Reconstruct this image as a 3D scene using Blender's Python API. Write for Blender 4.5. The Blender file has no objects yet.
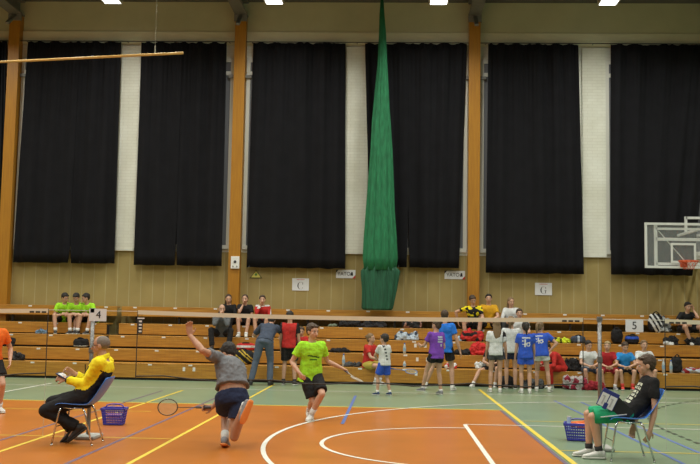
import bpy, bmesh, math, random
from mathutils import Vector, Matrix, noise
random.seed(7)
R = math.radians
C = bpy.context.scene.collection
scene = bpy.context.scene

# ---------------------------------------------------------------- camera
FPX, CAMH, YAW, PITCH, ROLL = 970.0, 1.47, R(2.5), math.atan(88/970), 0.0172
fwd = Vector((-math.sin(YAW)*math.cos(PITCH), math.cos(YAW)*math.cos(PITCH), math.sin(PITCH)))
r0 = Vector((math.cos(YAW), math.sin(YAW), 0)); u0 = r0.cross(fwd)
rt = math.cos(ROLL)*r0 + math.sin(ROLL)*u0
up = -math.sin(ROLL)*r0 + math.cos(ROLL)*u0
cd = bpy.data.cameras.new('camera'); cam = bpy.data.objects.new('camera', cd); C.objects.link(cam)
cd.sensor_width = 36; cd.lens = FPX/700*36; cd.clip_end = 200
M = Matrix((rt, up, -fwd)).transposed().to_4x4(); M.translation = Vector((0, 0, CAMH))
cam.matrix_world = M
scene.camera = cam
# ---------------------------------------------------------------- world, lights, exposure
w = bpy.data.worlds.new('world'); scene.world = w; w.use_nodes = True
w.node_tree.nodes['Background'].inputs[0].default_value = (0.95, 1.0, 0.88, 1)
w.node_tree.nodes['Background'].inputs[1].default_value = 0.10
LAMP_X = [-15.1, -11.06, -7.02, -2.98, 1.06, 5.16, 9.2]
LAMP_Y = [22.2, 17.6, 12.8, 8.0, 3.2]
for lx in LAMP_X:
    for ly in LAMP_Y:
        ld = bpy.data.lights.new('hall_lamp_light', 'AREA'); ld.shape = 'RECTANGLE'
        ld.size = .45; ld.size_y = 1.4; ld.energy = 124; ld.color = (1.0, 0.98, 0.86); ld.spread = R(150)
        lo = bpy.data.objects.new('hall_lamp_light', ld); C.objects.link(lo); lo.location = (lx, ly, 9.19)
vs = scene.view_settings
vs.view_transform = 'Standard'; vs.look = 'None'; vs.gamma = 1; vs.use_curve_mapping = False
vs.exposure = 0.0

# ---------------------------------------------------------------- helpers
def at(px, py, Y):
    "world point on the plane y=Y seen at a photo pixel"
    d = fwd + rt*((px-350)/FPX) - up*((py-232)/FPX)
    return Vector((0, 0, CAMH)) + d*(Y/d.y)
def ground(px, py, z=0):
    d = fwd + rt*((px-350)/FPX) - up*((py-232)/FPX)
    return Vector((0, 0, CAMH)) + d*((z-CAMH)/d.z)
MATS = {}
def mat(name, col, rough=.7, metal=0, var=0., vscale=8., bump=0., bscale=40., stretch=(1,1,1), emit=None, spec=.5, alpha=1, col2=None):
    if name in MATS: return MATS[name]
    m = bpy.data.materials.new(name); m.use_nodes = True; nt = m.node_tree; b = nt.nodes['Principled BSDF']
    b.inputs['Base Color'].default_value = (*col, 1); b.inputs['Roughness'].default_value = rough
    b.inputs['Metallic'].default_value = metal; b.inputs['Specular IOR Level'].default_value = spec
    if alpha < 1: b.inputs['Alpha'].default_value = alpha
    if emit:
        b.inputs['Emission Color'].default_value = (*emit[:3], 1); b.inputs['Emission Strength'].default_value = emit[3]
    if var or bump or col2:
        tc = nt.nodes.new('ShaderNodeTexCoord'); mp = nt.nodes.new('ShaderNodeMapping'); mp.inputs['Scale'].default_value = stretch
        nt.links.new(tc.outputs['Object'], mp.inputs[0])
    if var or col2:
        n = nt.nodes.new('ShaderNodeTexNoise'); n.inputs['Scale'].default_value = vscale; n.inputs['Detail'].default_value = 5
        nt.links.new(mp.outputs[0], n.inputs['Vector'])
        rp = nt.nodes.new('ShaderNodeValToRGB'); c2 = col2 or tuple(max(0, c*(1-var)) for c in col); c1 = col if col2 else tuple(min(1, c*(1+var)) for c in col)
        rp.color_ramp.elements[0].position = .3; rp.color_ramp.elements[1].position = .7
        rp.color_ramp.elements[0].color = (*c2, 1); rp.color_ramp.elements[1].color = (*c1, 1)
        nt.links.new(n.outputs['Fac'], rp.inputs[0]); nt.links.new(rp.outputs[0], b.inputs['Base Color'])
    if bump:
        n2 = nt.nodes.new('ShaderNodeTexNoise'); n2.inputs['Scale'].default_value = bscale; n2.inputs['Detail'].default_value = 3
        nt.links.new(mp.outputs[0], n2.inputs['Vector'])
        bp = nt.nodes.new('ShaderNodeBump'); bp.inputs['Strength'].default_value = bump; bp.inputs['Distance'].default_value = .02
        nt.links.new(n2.outputs['Fac'], bp.inputs['Height']); nt.links.new(bp.outputs[0], b.inputs['Normal'])
    MATS[name] = m; return m
def cloth(name, col, rough=.85): return mat('cloth_'+name, col, rough, var=.12, vscale=9, bump=.35, bscale=28, spec=.2)

class MB:
    "collects shapes for ONE mesh"
    def __init__(s): s.v = []; s.f = []; s.m = []; s.cm = 0
    def add(s, vs_, fs):
        o = len(s.v); s.v += [Vector(v) for v in vs_]; s.f += [tuple(i+o for i in f) for f in fs]; s.m += [s.cm]*len(fs)
    def box(s, a, b):
        x0, y0, z0 = a; x1, y1, z1 = b
        s.add([(x0,y0,z0),(x1,y0,z0),(x1,y1,z0),(x0,y1,z0),(x0,y0,z1),(x1,y0,z1),(x1,y1,z1),(x0,y1,z1)],
              [(0,3,2,1),(4,5,6,7),(0,1,5,4),(1,2,6,5),(2,3,7,6),(3,0,4,7)])
    def obox(s, c, ax, h):
        "oriented box: centre, three axes, half sizes"
        p = []
        for sz in (-1,1):
            for sx, sy in ((-1,-1),(1,-1),(1,1),(-1,1)):
                p.append(Vector(c)+Vector(ax[0])*(sx*h[0])+Vector(ax[1])*(sy*h[1])+Vector(ax[2])*(sz*h[2]))
        s.add(p, [(0,3,2,1),(4,5,6,7),(0,1,5,4),(1,2,6,5),(2,3,7,6),(3,0,4,7)])
    def rings(s, rs, close=False):
        n = len(rs[0]); vs_ = [p for r in rs for p in r]; fs = []
        k = len(rs)
        for i in range(k if close else k-1):
            j = (i+1) % k
            for a in range(n): fs.append((i*n+a, i*n+(a+1)%n, j*n+(a+1)%n, j*n+a))
        if not close:
            fs.append(tuple(reversed(range(n)))); fs.append(tuple((k-1)*n+a for a in range(n)))
        s.add(vs_, fs)
    def tube(s, a, b, ra, rb=None, n=10, round_ends=False):
        rb = ra if rb is None else rb
        a = Vector(a); b = Vector(b); d = (b-a)
        if d.length < 1e-6: return
        L = d.length; d.normalize()
        x = d.orthogonal().normalized(); y = d.cross(x)
        prof = [(0, ra), (L, rb)]
        if round_ends:
            pa = [(-ra*math.sin(t), ra*math.cos(t)) for t in (1.35, .95, .5)]
            pb = [(L+rb*math.sin(t), rb*math.cos(t)) for t in (.5, .95, 1.35)]
            prof = pa+prof+pb
        s.rings([[a+d*t+(x*math.cos(6.28319*i/n)+y*math.sin(6.28319*i/n))*r for i in range(n)] for t, r in prof])
    def path(s, pts, r, n=8, rr=None):
        pts = [Vector(p) for p in pts]; rs = []
        x = None
        for i, p in enumerate(pts):
            d = (pts[min(i+1, len(pts)-1)]-pts[max(i-1, 0)]).normalized()
            if x is None: x = d.orthogonal().normalized()
            x = (x-d*x.dot(d)).normalized(); y = d.cross(x)
            q = rr[i] if rr else r
            rs.append([p+(x*math.cos(6.28319*k/n)+y*math.sin(6.28319*k/n))*q for k in range(n)])
        s.rings(rs)
    def loop(s, pts, r, n=6, nrm=(0,0,1)):
        pts = [Vector(p) for p in pts]; rs = []; K = len(pts); nrm = Vector(nrm)
        for i, p in enumerate(pts):
            d = (pts[(i+1)%K]-pts[i-1]).normalized(); x = nrm; y = d.cross(x)
            rs.append([p+(x*math.cos(6.28319*k/n)+y*math.sin(6.28319*k/n))*r for k in range(n)])
        s.rings(rs, close=True)
    def ell(s, c, r, ax=None, nu=16, nv=10, sq=1.0):
        c = Vector(c); ax = ax or (Vector((1,0,0)), Vector((0,1,0)), Vector((0,0,1)))
        def sp(v): return math.copysign(abs(v)**sq, v)
        rs = []
        for j in range(1, nv):
            t = math.pi*j/nv
            rs.append([c+ax[0]*(r[0]*sp(math.sin(t))*sp(math.cos(6.28319*i/nu)))+ax[1]*(r[1]*sp(math.sin(t))*sp(math.sin(6.28319*i/nu)))+ax[2]*(-r[2]*sp(math.cos(t))) for i in range(nu)])
        n = nu; vs_ = [p for q in rs for p in q]; fs = []
        for i in range(len(rs)-1):
            for a in range(n): fs.append((i*n+a, i*n+(a+1)%n, (i+1)*n+(a+1)%n, (i+1)*n+a))
        b0 = len(vs_); vs_ += [c-ax[2]*r[2], c+ax[2]*r[2]]
        for a in range(n):
            fs.append((b0, (a+1)%n, a)); fs.append((b0+1, (len(rs)-1)*n+a, (len(rs)-1)*n+(a+1)%n))
        s.add(vs_, fs)
    def loft(s, secs, n=18, p=2.4):
        "sections: (centre, right, forward, half width, half depth)"
        rs = []
        for c, x, y, a, b in secs:
            ring = []
            for i in range(n):
                t = 6.28319*i/n; ct, st = math.cos(t), math.sin(t)
                ring.append(Vector(c)+Vector(x)*(a*math.copysign(abs(ct)**(2/p), ct))+Vector(y)*(b*math.copysign(abs(st)**(2/p), st)))
            rs.append(ring)
        s.rings(rs)
    def mesh(s, name):
        me = bpy.data.meshes.new(name); me.from_pydata([tuple(v) for v in s.v], [], s.f); me.update(); 
        if any(s.m):
            for p, i in zip(me.polygons, s.m): p.material_index = i
        return me
    def build(s, name, mats, parent=None, smooth=False, loc=None, bevel=0, seg=2):
        me = s.mesh(name)
        bm = bmesh.new(); bm.from_mesh(me); bmesh.ops.recalc_face_normals(bm, faces=bm.faces)
        if bevel: bmesh.ops.bevel(bm, geom=list(bm.edges), offset=bevel, segments=seg, affect='EDGES', profile=.5)
        bm.to_mesh(me); bm.free()
        return link(name, me, mats, parent, smooth, loc)
def link(name, me, mats, parent=None, smooth=False, loc=None):
    for m in (mats if isinstance(mats, (list, tuple)) else [mats]): me.materials.append(m)
    if smooth: me.polygons.foreach_set('use_smooth', [True]*len(me.polygons))
    o = bpy.data.objects.new(name, me); C.objects.link(o)
    if loc is not None: o.location = loc
    if parent: o.parent = parent
    return o
def tag(o, label=None, cat=None, group=None, kind=None):
    if label: o['label'] = label
    if cat: o['category'] = cat
    if group: o['group'] = group
    if kind: o['kind'] = kind
    return o
def empty(name, loc, rz, label, cat, group=None):
    o = bpy.data.objects.new(name, None); C.objects.link(o); o.location = loc; o.rotation_euler = (0, 0, rz)
    o.empty_display_size = .2
    return tag(o, label, cat, group)
def part_label(o, s): o['label'] = s; return o
WS_ = bpy.data.scenes.new('workshop')
def remesh(mb, name, vox, smooth_it=2, nz=0, nsc=9, seed=0):
    me = mb.mesh(name+'_src'); bm = bmesh.new(); bm.from_mesh(me); bmesh.ops.recalc_face_normals(bm, faces=bm.faces); bm.to_mesh(me); bm.free()
    o = bpy.data.objects.new('tmp', me); WS_.collection.objects.link(o)
    md = o.modifiers.new('r', 'REMESH'); md.mode = 'VOXEL'; md.voxel_size = vox
    if smooth_it:
        ms = o.modifiers.new('s', 'SMOOTH'); ms.factor = .5; ms.iterations = smooth_it
    vl = WS_.view_layers[0]; vl.update(); dg = vl.depsgraph
    out = bpy.data.meshes.new_from_object(o.evaluated_get(dg)); out.name = name
    bpy.data.objects.remove(o); bpy.data.meshes.remove(me)
    if nz:
        sv = Vector((seed*3.7, seed*1.3, seed*2.1))
        out.update()
        for v in out.vertices:
            v.co += v.normal*(nz*noise.noise(v.co*nsc+sv)+nz*.5*noise.noise(v.co*nsc*2.6-sv))
    return out
def text_mb(txt, size, font=None):
    cu = bpy.data.curves.new('t', 'FONT'); cu.body = txt; cu.size = size; cu.align_x = 'CENTER'; cu.align_y = 'CENTER'; cu.extrude = .0015
    o = bpy.data.objects.new('t', cu); WS_.collection.objects.link(o); WS_.view_layers[0].update(); dg = WS_.view_layers[0].depsgraph
    me = bpy.data.meshes.new_from_object(o.evaluated_get(dg)); bpy.data.objects.remove(o); return me
def text(txt, size, m, parent, loc, rot=(R(90), 0, 0), name='lettering', sx=1):
    me = text_mb(txt, size); me.name = name; me.materials.clear(); o = link(name, me, m, parent, loc=loc); o.rotation_euler = rot; o.scale = (sx, 1, 1); return o

# ---------------------------------------------------------------- materials
def node_tree(m): return m.node_tree, m.node_tree.nodes['Principled BSDF']
orange_fl = mat('floor_orange', (.44, .140, .020), .30, var=.10, vscale=1.2, bump=.04, bscale=3)
green_fl = mat('floor_green', (.185, .265, .170), .30, var=.08, vscale=1.0, bump=.04, bscale=3)
ln_yel = mat('line_yellow', (.72, .55, .06), .4); ln_white = mat('line_white', (.72, .72, .66), .4)
ln_blue = mat('line_blue', (.09, .15, .40), .4); ln_pur = mat('line_purple', (.15, .105, .17), .4); ln_black = mat('line_black', (.05, .06, .05), .4)
def brick_mat(name, c1, c2, mortar, w_, h_, off=0.5, ms=.012, rough=.75, smooth=.3):
    m = mat(name, c1, rough); nt, b = node_tree(m)
    tc = nt.nodes.new('ShaderNodeTexCoord'); mp = nt.nodes.new('ShaderNodeMapping'); mp.inputs['Rotation'].default_value = (R(90), 0, 0)
    br = nt.nodes.new('ShaderNodeTexBrick'); br.offset = off
    br.inputs['Color1'].default_value = (*c1, 1); br.inputs['Color2'].default_value = (*c2, 1); br.inputs['Mortar'].default_value = (*mortar, 1)
    br.inputs['Scale'].default_value = 1; br.inputs['Brick Width'].default_value = w_; br.inputs['Row Height'].default_value = h_
    br.inputs['Mortar Size'].default_value = ms; br.inputs['Mortar Smooth'].default_value = smooth
    nz = nt.nodes.new('ShaderNodeTexNoise'); nz.inputs['Scale'].default_value = 1.3; nz.inputs['Detail'].default_value = 6
    mx = nt.nodes.new('ShaderNodeMix'); mx.data_type = 'RGBA'; mx.blend_type = 'MULTIPLY'; mx.inputs[0].default_value = .45
    rp = nt.nodes.new('ShaderNodeValToRGB'); rp.color_ramp.elements[0].position = .35; rp.color_ramp.elements[1].position = .65
    rp.color_ramp.elements[0].color = (.72, .70, .62, 1); rp.color_ramp.elements[1].color = (1, 1, 1, 1)
    nt.links.new(tc.outputs['Object'], mp.inputs[0]); nt.links.new(mp.outputs[0], br.inputs['Vector']); nt.links.new(tc.outputs['Object'], nz.inputs['Vector'])
    nt.links.new(nz.outputs['Fac'], rp.inputs[0]); nt.links.new(br.outputs['Color'], mx.inputs[6]); nt.links.new(rp.outputs[0], mx.inputs[7])
    nt.links.new(mx.outputs[2], b.inputs['Base Color'])
    bp = nt.nodes.new('ShaderNodeBump'); bp.inputs['Strength'].default_value = .3; bp.inputs['Distance'].default_value = .01; bp.invert = True
    nt.links.new(br.outputs['Fac'], bp.inputs['Height']); nt.links.new(bp.outputs[0], b.inputs['Normal'])
    return m
tan_wall = brick_mat('tan_wall_panels', (.335, .265, .098), (.31, .24, .088), (.385, .33, .165), .31, 3.3, off=0, ms=.012)
white_brick = brick_mat('white_painted_brick', (.72, .74, .68), (.69, .71, .65), (.62, .63, .57), .25, .08, ms=.006)
cream = mat('cream_plaster', (.48, .48, .31), .85, var=.06, vscale=1.5)
cream_hi = mat('cream_plaster_band', (.60, .60, .43), .85, var=.06, vscale=1.5)
ceil_m = mat('dark_ceiling', (.10, .10, .09), .9)
steel = mat('grey_painted_steel', (.16, .16, .15), .6, var=.1)
glulam = mat('glulam_wood', (.40, .180, .008), .5, col2=(.32, .135, .006), vscale=3, stretch=(10, 10, .6))
def wood_mat(name, a, b_):
    return mat(name, a, .42, col2=b_, vscale=5, stretch=(.45, 3, 6), bump=.05, bscale=10)
bench_w = wood_mat('bench_wood', (.50, .245, .036), (.33, .145, .018))
dark_in = mat('recess_shade', (.02, .016, .012), .9)  # near-black, the shade inside the bleachers put into the colour
black_metal = mat('black_metal', (.015, .015, .016), .45, metal=.4)
white_pl = mat('white_plastic', (.72, .73, .72), .5)
paper = mat('white_paper', (.66, .69, .73), .8)
ink = mat('black_ink', (.015, .015, .02), .7); red_ink = mat('red_print', (.5, .03, .03), .7)
curtain_m = mat('black_curtain', (.0095, .0098, .0125), .92, var=.15, vscale=3, bump=.3, bscale=60, spec=.15)
chrome = mat('chrome', (.62, .62, .62), .25, metal=1)
blue_pl = mat('blue_plastic', (.05, .20, .72), .35); basket_m = mat('violet_blue_plastic', (.05, .055, .42), .4)
glass_w = mat('window_glass', (.10, .12, .14), .1, spec=.6)

# ---------------------------------------------------------------- structure
XL, XR, WY, ZC = -19.0, 15.0, 25.0, 9.84
fb = MB()
def rect(mb, x0, y0, x1, y1, z): mb.add([(x0,y0,z),(x1,y0,z),(x1,y1,z),(x0,y1,z)], [(0,1,2,3)])
fb.box((XL, -3, -.2), (XR, WY+.3, 0))                                   # green
fb.cm = 1; rect(fb, -16, -2.8, 1.86, 16.6, .0012)                        # orange court
def line(x0, y0, x1, y1, w_, cm, z=.003):
    fb.cm = cm; a = Vector((x0, y0, 0)); b = Vector((x1, y1, 0)); d = (b-a).normalized(); n = Vector((-d.y, d.x, 0))*w_/2
    fb.add([(a-n)+Vector((0,0,z)), (b-n)+Vector((0,0,z)), (b+n)+Vector((0,0,z)), (a+n)+Vector((0,0,z))], [(0,1,2,3)])
def arc(cx, cy, r, a0, a1, w_, cm, n=60, z=.0045, dash=0):
    fb.cm = cm
    for i in range(n):
        if dash and i % 2: continue
        t0 = R(a0+(a1-a0)*i/n); t1 = R(a0+(a1-a0)*(i+1)/n)
        fb.add([(cx+(r-w_/2)*math.cos(t0), cy+(r-w_/2)*math.sin(t0), z), (cx+(r+w_/2)*math.cos(t0), cy+(r+w_/2)*math.sin(t0), z),
                (cx+(r+w_/2)*math.cos(t1), cy+(r+w_/2)*math.sin(t1), z), (cx+(r-w_/2)*math.cos(t1), cy+(r-w_/2)*math.sin(t1), z)], [(0,1,2,3)])
YEL, WHT, BLU, PUR, BLK = 2, 3, 4, 5, 6
line(-16, 16.62, 1.98, 16.62, .07, YEL)
line(1.95, -2.5, 1.95, 21.6, .065, YEL, .004); line(1.86, -2.5, 1.86, 16.6, .045, PUR, .0035)
line(-4.17, -2.5, -4.17, 19.6, .05, YEL); line(-2.6, -2.5, -2.6, 21.9, .05, YEL)
line(-3.2, -2.5, -3.2, 18.4, .045, PUR); line(-4.54, -2.5, -4.54, 19.4, .045, PUR)
line(-5.4, 11.8, -2.62, 11.8, .035, YEL, .0035); line(-6.4, 15.1, -3.7, 15.1, .04, YEL, .0035)
line(-.67, 13.9, -.67, 19.1, .05, BLU, .004)
line(3.14, 4, 3.14, 18.9, .045, BLU); line(3.6, 4, 3.6, 18.7, .045, BLU)
line(1.98, 11.55, 12, 11.55, .04, YEL, .0035); line(1.98, 14.88, 12, 14.88, .04, YEL, .0035)
line(-16, 20.15, 13, 20.15, .05, WHT, .0035); line(-7.3, 15.5, -7.3, 20.9, .05, WHT, .0035)
line(1.08, 9.9, 1.08, 14.2, .055, WHT, .004); line(1.07, 14.2, 6.95, 14.2, .05, WHT, .005); line(1.07, 9.9, 6.95, 9.9, .05, WHT, .005)
line(6.95, 4.5, 6.95, 19.8, .05, WHT, .004)
arc(1.1, 11.82, 1.91, 90, 270, .05, WHT); arc(5.52, 11.95, 7.0, 84, 276, .055, WHT, 90, .0055)
line(6.33, 18.96, 6.95, 18.96, .065, WHT, .0055)
for i in range(10): line(3.87, 10.6+i*.32, 3.87, 10.76+i*.32, .05, BLK, .006)
arc(12.87, 13.75, 9, 180, 120, .05, BLK, 52, .006, dash=1)
floor = fb.build('floor', [green_fl, orange_fl, ln_yel, ln_white, ln_blue, ln_pur, ln_black]); tag(floor, kind='structure')

b = MB(); b.box((XL, WY, 0), (XR, WY+.3, 3.17)); b.cm = 1; b.box((XL, WY, 3.17), (XR, WY+.3, 8.66)); b.cm = 2; b.box((XL, WY-.03, 8.66), (XR, WY+.3, 9.02)); b.cm = 3; b.box((XL, WY, 9.02), (XR, WY+.3, ZC+.2))
tag(b.build('wall_back', [tan_wall, white_brick, cream_hi, cream]), kind='structure')
b = MB(); b.box((XL-.3, -3, 0), (XL, WY+.3, 3.1)); b.cm = 1; b.box((XL-.3, -3, 3.1), (XL, WY+.3, ZC+.2)); tag(b.build('wall_left', [tan_wall, cream]), kind='structure')
b = MB(); b.box((XR, -3, 0), (XR+.3, WY+.3, 3.1)); b.cm = 1; b.box((XR, -3, 3.1), (XR+.3, WY+.3, ZC+.2)); tag(b.build('wall_right', [tan_wall, cream]), kind='structure')
b = MB(); b.box((XL-.3, -3, ZC), (XR+.3, WY+.3, ZC+.2)); tag(b.build('ceiling', ceil_m), kind='structure')

COLX = [-16.1, -10.08, -4.05, 2.08, 8.2, 14.2]
n_trim = 0
for cx in COLX:
    n_trim += 1
    b = MB(); b.box((cx-.145, WY-.26, 0), (cx+.145, WY, 9.40)); 
    b.cm = 1; b.box((cx-.30, WY-.12, 7.76), (cx-.146, WY-.06, 7.84)); b.box((cx+.146, WY-.12, 7.76), (cx+.30, WY-.06, 7.84))
    tag(b.build('trim_%d' % n_trim, [glulam, steel], bevel=0), 'wooden glulam column on the far wall', kind='structure')
    n_trim += 1
    b = MB(); b.box((cx-.16, -2, 9.42), (cx+.16, WY, 9.46)); b.box((cx-.02, -2, 9.46), (cx+.02, WY, 9.80)); b.box((cx-.16, -2, 9.80), (cx+.16, WY, 9.84))
    b.box((cx-.17, WY-.3, 9.24), (cx+.17, WY-.22, 9.46)); b.obox((cx, WY-.45, 9.24), ((1,0,0),(0,.8,.6),(0,-.6,.8)), (.05, .38, .03))
    tag(b.build('trim_%d' % n_trim, steel), 'grey steel roof beam', kind='structure')
# white painted brick piers between the windows
for px_ in (-13.1, -7.02, -.96, 5.17, 11.2):
    n_trim += 1
    b = MB(); b.box((px_-.3, WY-.07, 3.17), (px_+.3, WY, 8.62))
    tag(b.build('trim_%d' % n_trim, white_brick), kind='structure')
# windows: each bay between a column and a pier
wn = 0
frame_m = mat('window_frame_white', (.55, .56, .52), .5); pane_m = mat('window_pane_grey', (.14, .15, .17), .2)
for i in range(len(COLX)-1):
    for (x0, x1) in ((COLX[i]+.17, COLX[i]+2.73), (COLX[i+1]-2.73, COLX[i+1]-.17)):
        wn += 1
        f = MB()
        for a_, b_ in (((x0, 3.25), (x0+.09, 8.3)), ((x1-.09, 3.25), (x1, 8.3)), ((x0+.09, 3.25), (x1-.09, 3.35)), ((x0+.09, 8.2), (x1-.09, 8.3)), ((x0+.09, 7.85), (x1-.09, 7.95)), (((x0+x1)/2-.04, 3.35), ((x0+x1)/2+.04, 7.85))):
            f.box((a_[0], WY-.06, a_[1]), (b_[0], WY-.005, b_[1]))
        wo = tag(f.build('window_%d' % wn, frame_m), kind='structure')
        g = MB(); g.box((x0+.09, WY-.03, 3.35), (x1-.09, WY-.01, 8.2)); g.build('pane', pane_m, wo)

# ceiling lamps
lamp_body = mat('lamp_housing', (.5, .5, .48), .5); tube_m = mat('lamp_diffuser', (.9, .9, .85), .5, emit=(1, 1, .93, 6))
side = ['leftmost', 'second from left', 'second from right', 'rightmost']
for i, lx in enumerate(LAMP_X):
    for j, ly in enumerate(LAMP_Y[:1]):
        if not 2 <= i <= 5: continue
        lab = 'fluorescent ceiling lamp, %s of the four glowing along the top edge' % side[i-2]
        t = empty('ceiling_lamp', (lx, ly, 9.22), 0, lab, 'ceiling lamp', 'fluorescent lamps under the ceiling')
        b = MB(); b.box((-.24, -1.1, .05), (.24, 1.1, .13)); b.box((-.24, -1.1, 0), (-.2, 1.1, .05)); b.box((.2, -1.1, 0), (.24, 1.1, .05)); b.build('housing', lamp_body, t)
        b = MB(); b.box((-.2, -1.1, .005), (.2, 1.1, .05)); b.build('diffuser', tube_m, t)
        for s_ in (-.8, .8):
            b = MB(); b.tube((0, s_, .13), (0, s_, ZC-9.22), .008); b.build('hanger', steel, t)

# ---------------------------------------------------------------- curtains
def curtain(x0t, x1t, x0b, x1b, zt, zb, label, slit=None, seed=0):
    "black curtain: pleated cloth with thickness, hung from the rod"
    t = empty('curtain', ((x0t+x1t)/2, WY-.17, zb), 0, label, 'curtain', 'black curtains over the windows')
    n = 150; rows = 22
    rnd = random.Random(seed); ph = rnd.random()*6; f1 = 24+rnd.random()*5
    mats_ = curtain_m
    def strip(u0, u1, nm):
        b = MB(); K = max(12, int(n*(u1-u0))); cols_ = []
        for j in range(rows+1):
            v = j/rows; row = []
            for i in range(K+1):
                u = u0+(u1-u0)*i/K
                if slit and v > slit[1]:
                    g = slit[2]*(v-slit[1])/(1-slit[1])
                    if nm == 0: u = u0+(u1-g-u0)*i/K
                    else: u = u0+g+(u1-g-u0)*i/K
                xt = x0t+(x1t-x0t)*u; xb = x0b+(x1b-x0b)*u
                x = xt+(xb-xt)*v+.012*math.sin(u*f1*2.1+ph)*v
                sg = .014*math.sin(u*52+ph+2*math.sin(u*11))
                y = .042*math.sin(u*f1*1.25+ph+1.3*math.sin(u*7+v*.5))+.05*noise.noise(Vector((u*7, v*1.1, seed)))+.012*math.sin(u*f1*5.2)*(1-v)**3
                z = zt-zb; zz = z*(1-v)+(sg if j == 0 else 0)+(.02*noise.noise(Vector((u*9, 5, seed))) if j == rows else 0)
                row.append((x-t.location.x, y, zz))
            cols_.append(row)
        W_ = K+1; vs_ = [p for r in cols_ for p in r]; fs = [(j*W_+i, j*W_+i+1, (j+1)*W_+i+1, (j+1)*W_+i) for j in range(rows) for i in range(K)]
        b.add(vs_, fs); o = b.build('drape', mats_, t, smooth=True)
        md = o.modifiers.new('s', 'SOLIDIFY'); md.thickness = .012
    if slit: strip(0, slit[0], 0); strip(slit[0], 1, 1)
    else: strip(0, 1, 0)
def Xp(px, py, Y): return at(px, py, Y).x
CY = WY-.17
CT = [(-18, 7, -22, 3, 45, 252, 'black curtain cut by the left photo edge, left of the first wooden column', None),
      (28.5, 122, 13, 115, 43, 263, 'wide black curtain to the right of the leftmost wooden column', (.555, .93, .012)),
      (141, 227, 133, 221.5, 42.5, 265.5, 'black curtain to the left of the column with the white wall box', (.49, .80, .015)),
      (253, 345.5, 246, 345, 42, 268, 'black curtain above the yellow triangle sign and the C sign', None),
      (365, 467, 371, 459.5, 40, 267.5, 'black curtain partly hidden by the hanging green net', (.42, .72, .02)),
      (488, 578.5, 486, 583.5, 44.5, 273.5, 'black curtain between the right column and the G sign pier', None),
      (611, 716, 611, 693, 45.5, 275, 'rightmost black curtain, behind the basketball backboard', None)]
for i, (a, b_, c, d, yt, yb, lab, sl) in enumerate(CT):
    mx_ = (a+b_)/2
    curtain(Xp(a, yt, CY), Xp(b_, yt, CY), Xp(c, yb, CY), Xp(d, yb, CY), at(300, 42.0, CY).z-.03, at((c+d)/2, yb, CY).z, lab, sl, i+1)
zr = at(300, 42.5, CY).z
for i in range(len(COLX)-1):
    b = MB(); b.tube((COLX[i]+.0, CY, zr+.01), (COLX[i+1], CY, zr+.01), .011)
    for xx in (COLX[i]+.3, (COLX[i]+COLX[i+1])/2, COLX[i+1]-.3): b.tube((xx, CY, zr+.01), (xx, WY-.0, zr+.01), .009)
    o = b.build('curtain_rod', black_metal)
    labs = ['thin dark curtain rod far left, beyond the first wooden column', 'thin dark curtain rod between the first and second wooden columns', 'thin dark curtain rod between the second and third wooden columns', 'thin dark curtain rod to the right of the third wooden column', 'thin dark curtain rod at far right outside the frame']
    tag(o, labs[i], 'curtain rod', 'curtain rods above the windows')
# ---------------------------------------------------------------- bleachers
ROWS = [(24.60, 1.72, .25), (24.08, 1.29, .265), (23.55, 1.00, .265), (23.03, .69, .27), (22.50, .385, .33)]
def bleacher(x0, x1, label, seed):
    t = empty('bleacher', ((x0+x1)/2, 22.5, 0), 0, label, 'bleacher', None); ox = (x0+x1)/2
    rnd = random.Random(seed)
    for k, (y, z, h) in enumerate(ROWS):
        y2 = ROWS[k-1][0]+.03 if k else 24.93
        a, c = x0-ox, x1-ox
        if k == 1: a += .09 if seed == 2 else 0; c -= .1 if seed == 1 else 0
        b = MB(); b.box((a, y-22.5, z-.035), (c, y2-22.5, z)); b.box((a, y-22.5, z-h), (c, y-22.5+.03, z-.035))
        o = b.build('bench_board', bench_w, t, bevel=.004, seg=1)
        xx = a+.3
        while xx < c:
            s_ = MB(); s_.box((xx, y-22.5-.003, z-.045), (xx+.09, y-22.5-.0005, z-.010)); s_.build('seat_number', white_pl, o)
            xx += .92+rnd.random()*.12
        if seed == 2:
            for spx in {2: (414, 424), 3: (416, 426), 4: (183, 193, 415, 425)}.get(k, ()):
                sx0 = Xp(spx, 360, y)-ox; s_ = MB(); s_.box((sx0, y-22.5-.003, z-.16), (sx0+.06, y-22.5-.0005, z-.07)); s_.build('sticker', white_pl, o)
    # near-black sheets standing in for the shade in the gap under each step
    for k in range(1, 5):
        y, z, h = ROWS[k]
        b = MB(); b.box((x0-ox+.05, y-22.5+.06, 0), (x1-ox-.05, y-22.5+.10, z-.05)); b.build('shade_backing', dark_in, t)
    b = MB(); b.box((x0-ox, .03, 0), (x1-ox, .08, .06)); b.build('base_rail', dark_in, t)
    xx = x0-ox+.35
    while xx < x1-ox:
        b = MB(); b.box((xx, 24.66-22.5, 1.29), (xx+.05, 24.72-22.5, 1.69)); b.build('post', black_metal, t); xx += 1.1
xg = Xp(112, 325, 24)
bleacher(-14.5, xg-.06, 'left section of orange wooden bleachers behind the seated umpire in yellow', 1)
bleacher(xg+.06, 11.5, 'long right section of orange wooden bleachers full of players and bags', 2)

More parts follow.
